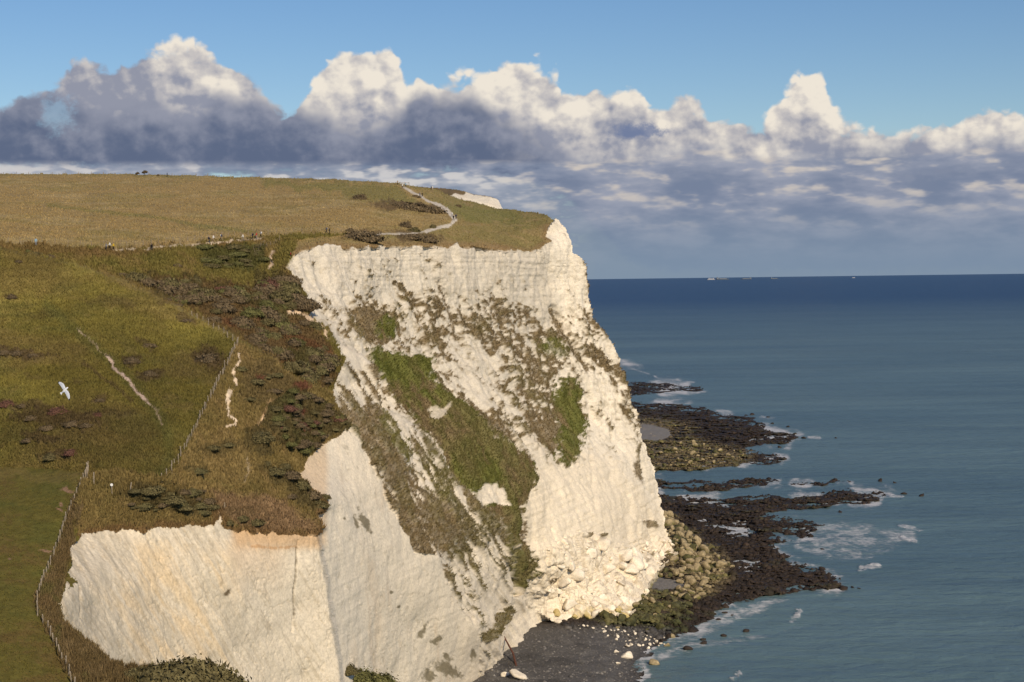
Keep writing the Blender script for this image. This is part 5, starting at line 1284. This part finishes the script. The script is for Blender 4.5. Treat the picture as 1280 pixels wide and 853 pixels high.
def loft(name, secs, mat, sides=10, mats=None):
    V_, F_ = [], []
    for (cx, cy, cz, ry, rz_) in secs:
        for s in range(sides):
            an = 2 * math.pi * s / sides; V_.append((cx, cy + ry * math.cos(an), cz + rz_ * math.sin(an)))
    for i in range(len(secs) - 1):
        for s in range(sides): F_.append((i * sides + s, i * sides + (s + 1) % sides, (i + 1) * sides + (s + 1) % sides, (i + 1) * sides + s))
    F_ += [tuple(range(sides))[::-1], tuple(range(len(V_) - sides, len(V_)))]
    me = bpy.data.meshes.new(name); me.from_pydata(V_, [], F_); me.materials.append(mat); me.update()
    for p in me.polygons: p.use_smooth = True
    return me
place(loft('body', [(-.24, 0, .01, .02, .015), (-.16, 0, 0, .055, .045), (-.04, 0, -.005, .082, .075), (.08, 0, 0, .078, .075), (.17, 0, .02, .052, .052), (.225, 0, .03, .05, .05), (.27, 0, .03, .042, .042), (.295, 0, .025, .02, .022)], M_GULLW), (0, 0, 0), 0, 1, gl, name='body')
place(loft('beak', [(.29, 0, .022, .014, .016), (.33, 0, .018, .009, .011), (.352, 0, .008, .003, .004)], M_BEAK, 6), (0, 0, 0), 0, 1, gl, name='beak')
def wing(sy):
    # span stations: y, leading x, trailing x, z
    S_ = [(.05, .13, -.07, .02), (.16, .17, -.06, .05), (.30, .20, -.05, .07), (.42, .17, -.06, .065), (.54, .10, -.08, .05), (.64, .02, -.10, .03), (.72, -.07, -.12, .01)]
    V_, F_ = [], []
    for (y_, le, te, z_) in S_:
        th = 0.012 * (1 - y_) + 0.002
        V_ += [(le, sy * y_, z_), ((le * 2 + te) / 3, sy * y_, z_ + th * 1.4), (te, sy * y_, z_ - .004), ((le * 2 + te) / 3, sy * y_, z_ - th)]
    for i in range(len(S_) - 1):
        for s in range(4): F_.append((i * 4 + s, i * 4 + (s + 1) % 4, i * 4 + 4 + (s + 1) % 4, i * 4 + 4 + s))
    F_ += [(0, 1, 2, 3), (len(V_) - 4, len(V_) - 3, len(V_) - 2, len(V_) - 1)]
    me = bpy.data.meshes.new('wing'); me.from_pydata(V_, [], F_)
    for m_ in (M_GULLG, M_GULLW, M_GULLB): me.materials.append(m_)
    for p in me.polygons: p.material_index = 1 if (p.index % 4 in (2, 3)) else 0
    for p in me.polygons:
        if abs(p.center.y) > .66: p.material_index = 2
    me.update(); return me
for sy in (-1, 1): place(wing(sy), (0, 0, 0), 0, 1, gl, name='wing')
me = bpy.data.meshes.new('tail'); me.from_pydata([(-.2, -.03, .015), (-.2, .03, .015), (-.36, .085, .0), (-.375, 0, .002), (-.36, -.085, .0), (-.2, -.03, .0), (-.2, .03, .0), (-.36, .085, -.008), (-.375, 0, -.006), (-.36, -.085, -.008)], [], [(0, 1, 2, 3, 4), (9, 8, 7, 6, 5), (0, 5, 6, 1), (1, 6, 7, 2), (2, 7, 8, 3), (3, 8, 9, 4), (4, 9, 5, 0)])
me.materials.append(M_GULLW); place(me, (0, 0, 0), 0, 1, gl, name='tail')

# ---- ships on the horizon
def hull_mesh(L, B, H, mat):
    V_, F_ = [], []
    for x, b, s in [(-.5, .8, .0), (-.45, 1, 0), (0, 1, 0), (.35, .9, 0), (.47, .45, .1), (.52, .05, .2)]:
        V_ += [(x * L, -b * B / 2, H * (1 + s)), (x * L * .97, -b * B * .4, -1), (x * L * .97, b * B * .4, -1), (x * L, b * B / 2, H * (1 + s))]
    for i in range(5):
        for s in range(4): F_.append((i * 4 + s, i * 4 + 4 + s, i * 4 + 4 + (s + 1) % 4, i * 4 + (s + 1) % 4))
    F_ += [(0, 1, 2, 3), (23, 22, 21, 20)]
    me = bpy.data.meshes.new('hull'); me.from_pydata(V_, [], F_); me.materials.append(mat); me.update(); return me
def box_mesh(name, x0, x1, y, z0, z1, mat, bev=0.6):
    bm = bmesh.new(); bmesh.ops.create_cube(bm, size=1, matrix=Matrix.Translation(((x0 + x1) / 2, 0, (z0 + z1) / 2)) @ Matrix.Diagonal((x1 - x0, 2 * y, z1 - z0, 1)))
    bmesh.ops.bevel(bm, geom=bm.edges[:], offset=bev, segments=1, affect='EDGES')
    me = bpy.data.meshes.new(name); bm.to_mesh(me); bm.free(); me.materials.append(mat); return me
M_HULLD = mat_plain('dark_hull', (0.10, 0.125, 0.16)); M_HULLB = mat_plain('hazed_grey_hull', (0.18, 0.21, 0.25))  # hull colours greyed to paint in the haze of distance
SD = 60000.0
M_FARW = mat_plain('far_white_hull', (0.36, 0.38, 0.42))  # white dulled in its colour for the same distance haze
def ship(px, L, kind, label, rz):
    yh = 350.2 - 0.0128 * (px - 640); base = on_z(px, yh + HCAM * FPX / SD)
    e = empty('ship', base, label, 'ship', None, rz)
    hm = M_FARW if kind in ('ferry', 'boat') else M_HULLD
    place(hull_mesh(L, L * .16, L * .06, hm), (0, 0, 0), 0, 1, e, name='hull')
    if kind in ('ferry', 'boat'):
        place(box_mesh('superstructure', -.42 * L, .34 * L, L * .07, L * .06, L * .15, M_FARW), (0, 0, 0), 0, 1, e, name='superstructure')
        place(box_mesh('bridge', .18 * L, .30 * L, L * .065, L * .15, L * .19, M_FARW), (0, 0, 0), 0, 1, e, name='bridge')
        place(box_mesh('funnel', -.25 * L, -.14 * L, L * .03, L * .15, L * .25, M_HULLB), (0, 0, 0), 0, 1, e, name='funnel')
    else:
        place(box_mesh('superstructure', -.46 * L, -.30 * L, L * .06, L * .06, L * .17, M_HULLB), (0, 0, 0), 0, 1, e, name='superstructure')
        place(box_mesh('cargo', -.26 * L, .36 * L, L * .06, L * .06, L * .115, M_HULLB), (0, 0, 0), 0, 1, e, name='cargo')
        place(box_mesh('funnel', -.42 * L, -.36 * L, L * .02, L * .17, L * .21, M_HULLD), (0, 0, 0), 0, 1, e, name='funnel')
ship(889, 330, 'ferry', 'white ferry on the horizon beside a cargo ship', 0.3)
ship(903, 480, 'cargo', 'dark cargo ship close by the white ferry on the horizon', 0.15)
ship(933, 400, 'cargo', 'dark cargo ship between two others on the horizon', 3.0)
ship(968, 300, 'cargo', 'smallest dark cargo ship on the horizon', 0.2)
ship(1067, 160, 'boat', 'lone small white ship on the horizon', 0.5)

# ---- boulders, chalk blocks and weedy rocks on the shore
def rock_mesh(name, seed, tintc, sub=2, sharp=0.5, flat=0.7, base_tint=None, mat=None, nplanes=9):
    r = random.Random(seed); bm = bmesh.new(); bmesh.ops.create_icosphere(bm, subdivisions=sub, radius=1.0)
    planes = [(Vector((r.gauss(0, 1), r.gauss(0, 1), r.gauss(0, 1))).normalized(), r.uniform(0.36, 0.75)) for _ in range(nplanes)]
    off = Vector((seed * 2.3, seed, 0))
    for v in bm.verts:
        d = v.co.normalized(); k = 1.0
        for n_, h in planes:
            dd = d.dot(n_)
            if dd > 0.05: k = min(k, h / dd)
        k = (k * sharp + (1 - sharp) * 0.85) * (1 + 0.12 * mnoise.noise(d * 2.5 + off))
        v.co = d * k; v.co.z *= flat
    bm.verts.index_update(); V_ = np.array([v.co[:] for v in bm.verts]); F_ = np.array([[v.index for v in f.verts] for f in bm.faces]); bm.free()
    T_ = np.tile(np.array(tintc), (len(V_), 1))
    nz = fbm(V_ * 1.3 + seed, 3, 0.6, seed); T_ = T_ * (1 + 0.25 * nz[:, None])
    if base_tint is not None: T_ = mixc(T_, sstep(-V_[:, 2] + 0.25 * nz, -0.25, 0.2), base_tint)
    return new_mesh(name, V_, F_, 3, T_, False, [mat or M_SHORE])
TAN = [rock_mesh('boulder', s, (0.32, 0.255, 0.145), 3, 1.0, 0.8, (0.14, 0.125, 0.04), None, 6) for s in range(1, 5)]
MOSS = [rock_mesh('boulder', s, (0.085, 0.08, 0.028), 3, 1.0, 0.8, (0.04, 0.042, 0.016), None, 6) for s in range(5, 8)]
WHT = [rock_mesh('chalk_block', s, (0.80, 0.71, 0.57), 3, 1.0, 0.8, None, M_CHALK, 7) for s in range(8, 13)]
YEL = [rock_mesh('chalk_block', s, (0.56, 0.44, 0.20), 3, 1.0, 0.8, (0.18, 0.16, 0.04), M_CHALK, 8) for s in range(13, 16)]
DRK = [rock_mesh('weed_rock', s, (0.034, 0.024, 0.017), 2, 0.9, 0.6) for s in range(16, 20)]
def rock(src, px, py, wpx, label, group, name, on=None, cat='rock', sink=0.25):
    label, group = sized(label, group, wpx, 8, 13)
    g = (on or shore)(px, py); s = wpx * 0.5 * g.y / FPX * 1.15
    o = place(random.choice(src), g + Vector((0, 0, s * 0.5 - s * sink)), random.uniform(0, 6.28), (s, s * random.uniform(.75, 1.1), s * random.uniform(.75, 1.1)), None, label, cat, group, name)
    o.rotation_euler = (random.gauss(0, .3), random.gauss(0, .3), random.uniform(0, 6.28)); return o
random.seed(11)
def rnd_in(poly, n, mind):
    out = []; xs = [p[0] for p in poly]; ys = [p[1] for p in poly]; tries = 0
    while len(out) < n and tries < 20000:
        tries += 1
        x, y = random.uniform(min(xs), max(xs)), random.uniform(min(ys), max(ys))
        if inside(np.array([x]), np.array([y]), poly)[0] and all((x - a) ** 2 + ((y - b) * 1.3) ** 2 > mind ** 2 for a, b in out): out.append((x, y))
    return out
for x, y in rnd_in([(826, 642), (842, 648), (868, 672), (880, 690), (866, 704), (846, 690), (836, 676)], 70, 3.6): rock(TAN + TAN + MOSS, x, y, 5 + 11 * random.random() ** 1.8, 'tan boulder heaped against the foot of the headland', 'tan boulders at the headland foot', 'boulder', None, 'boulder')
for x, y in rnd_in([(855, 690), (880, 690), (914, 700), (916, 714), (885, 722), (850, 712), (838, 700)], 26, 7): rock(TAN, x, y, 6 + 12 * random.random() ** 1.6, 'rounded tan boulder in the line stretching towards the sea', 'tan boulders towards the sea', 'boulder', None, 'boulder')
for x, y in rnd_in([(796, 716), (835, 712), (860, 716), (868, 728), (850, 722), (800, 722)], 12, 7): rock(TAN + MOSS, x, y, random.uniform(8, 15), 'stained boulder above the small shingle pocket', 'boulders above the shingle pocket', 'boulder', None, 'boulder')
for x, y in rnd_in([(745, 768), (800, 742), (840, 738), (868, 752), (858, 778), (820, 790), (760, 786)], 46, 7): rock(MOSS + MOSS + TAN, x, y, 5 + 11 * random.random() ** 1.7, 'mossy green boulder in front of the fallen chalk', 'mossy boulders before the chalk fall', 'boulder', None, 'boulder')
for x, y in rnd_in([(850, 725), (890, 725), (880, 745), (860, 755), (845, 745)], 16, 6): rock(TAN, x, y, random.uniform(7, 14), 'tan boulder between the pocket and the weed ledges', 'tan boulders by the weed ledges', 'boulder', None, 'boulder')
for x, y in rnd_in([(805, 556), (860, 552), (930, 566), (900, 580), (820, 586)], 40, 5): rock(TAN + MOSS, x, y, random.uniform(4, 8), 'tan rock lying on the far ledge', 'tan rocks on the far ledge', 'rock')
CF = lambda px, py: ground(px, py)
for x, y in rnd_in([(676, 690), (704, 676), (726, 672), (760, 694), (792, 690), (812, 720), (800, 745), (775, 770), (700, 768), (680, 740)], 62, 6.0): rock(WHT, x, y, 5 + 24 * random.random() ** 2.4, 'white chalk block in the rock fall below the headland', 'chalk blocks of the rock fall', 'chalk_block', CF, 'rock', 0.5)
for x, y in rnd_in([(800, 680), (838, 676), (848, 692), (822, 710), (798, 712)], 22, 6): rock(WHT, x, y, random.uniform(6, 13), 'white chalk block at the seaward toe of the headland', 'chalk blocks at the seaward toe', 'chalk_block', CF, 'rock', 0.5)
for x, y in rnd_in([(690, 762), (740, 768), (790, 752), (806, 740), (808, 754), (780, 778), (740, 782), (700, 778)], 36, 6.5): rock(YEL + YEL + WHT, x, y, random.uniform(7, 18), 'yellow stained chalk block along the base of the rock fall', 'stained blocks at the fall base', 'chalk_block', CF, 'rock', 0.4)
for (x, y, w, lb) in [(783, 823, 16, 'largest white block lying on the dark shingle'), (770, 816, 9, 'white block beside the largest one on the shingle'), (785, 809, 8, 'small white block above the largest one on the shingle'), (772, 830, 8, 'white block low on the shingle beach'), (648, 847, 24, 'broad white boulder at the cliff foot on the beach'), (631, 846, 10, 'small white boulder beside the broad one at the cliff foot')]:
    rock(WHT, x, y, w, lb, None, 'chalk_block')
for x, y in rnd_in([(700, 782), (760, 784), (830, 790), (850, 798), (820, 812), (780, 806), (745, 794)], 60, 3.5): rock(WHT, x, y, random.uniform(2.5, 6.5), 'pale chalk lump strewn along the top of the beach', 'chalk lumps strewn on the beach', 'chalk_block')
for (x, y, w, lb) in [(817, 831, 14, 'tan boulder standing in the shallows off the beach'), (834, 808, 8, 'small tan rock at the water edge'), (840, 797, 8, 'pale rock at the corner of the shingle beach')]:
    rock(TAN, x, y, w, lb, None, 'boulder', lambda a, b: Vector(on_z(a, b, 0.0)))
SEA0 = lambda px, py: Vector(on_z(px, py, 0.0))
for x, y, w in [(906, 767, 12), (915, 770, 7), (932, 790, 12), (905, 795, 10), (878, 800, 10), (898, 775, 8), (1028, 712, 10), (1040, 735, 14), (1055, 737, 16), (1066, 735, 8), (1050, 724, 6), (1074, 736, 5), (1028, 687, 6), (1050, 641, 8), (1130, 618, 10), (1152, 620, 12), (1100, 602, 8), (1118, 604, 6), (1045, 600, 8), (1062, 603, 6),
                (1005, 548, 8), (1045, 548, 5), (985, 534, 6), (965, 530, 7), (960, 522, 6), (940, 519, 7), (1020, 605, 9), (975, 560, 8), (985, 548, 8), (880, 805, 14), (860, 812, 18), (1035, 720, 8), (1000, 735, 10), (1015, 738, 10), (1088, 626, 8), (1075, 630, 6)]:
    rock(DRK, x, y, w, 'dark weedy rock breaking the water off the ledges', 'dark rocks in the water', 'weed_rock', SEA0, 'rock', 0.45)
# loose small rocks over the ledges: too many to count
def rock_mass(name, n, sel_, size, tintf, label):
    c = rng.choice(np.flatnonzero(sel_), n); base = SP[c]
    ico = np.array([v for v in [(0, 0, 1), (.9, 0, .3), (.28, .85, .3), (-.72, .53, .3), (-.72, -.53, .3), (.28, -.85, .3), (.7, .5, -.4), (-.3, .8, -.4), (-.9, 0, -.4), (-.3, -.8, -.4), (.7, -.5, -.4)]])
    fc = np.array([(0, 1, 2), (0, 2, 3), (0, 3, 4), (0, 4, 5), (0, 5, 1), (1, 6, 2), (2, 6, 7), (2, 7, 3), (3, 7, 8), (3, 8, 4), (4, 8, 9), (4, 9, 5), (5, 9, 10), (5, 10, 1), (1, 10, 6)])
    s = rng.gamma(2.2, size / 2.2, n)[:, None, None]
    V_ = ico[None] * rng.uniform(.65, 1.2, (n, 11, 1)) * s; V_[:, :, 2] *= 0.75
    an = rng.uniform(0, 6.28, n); ca, sa = np.cos(an)[:, None], np.sin(an)[:, None]
    V_ = np.stack([V_[..., 0] * ca - V_[..., 1] * sa, V_[..., 0] * sa + V_[..., 1] * ca, V_[..., 2]], -1) + base[:, None, :]
    T_ = np.repeat(tintf(c)[:, None, :] * rng.uniform(.55, 1.6, (n, 1, 1)), 11, 1)
    F_ = fc[None] + (np.arange(n) * 11)[:, None, None]
    link(name, new_mesh(name, V_.reshape(-1, 3), F_.reshape(-1, 3), 3, T_.reshape(-1, 3), False, [M_SHORE]), kind='stuff')['label'] = label
rock_mass('ledge_rocks', 24000, (sd_ledge > -1.5) & (hh > -0.3) & (SX < 1120) & (sd_pocket < 0) & (sd_sand2 < 0), 0.40, lambda c: st[c] * 0.9, 'countless small weedy rocks covering the ledges')
rock_mass('shingle', 2500, (sd_beach > 1) & (SY > 782) & (SY < 856), 0.16, lambda c: st[c] * 1.4, 'loose stones on the dark beach')

# ---- rusty pipe on the beach
M_RUST = mat_plain('rust', (0.12, 0.05, 0.032), 0.9, 0.4)
g0 = shore(646, 834); g1 = ground(632, 796)
tp = place(tube_mesh('rusty_pipe', [([(0, 0, -.3), tuple((g1 - g0) * 0.5 + Vector((0.6, 0, -0.4))), tuple(g1 - g0)], [0.26, 0.24, 0.18])], M_RUST, 8), g0, 0, 1, None, 'rust red pipe sloping from the chalk onto the beach', 'pipe', None, 'rusty_pipe')
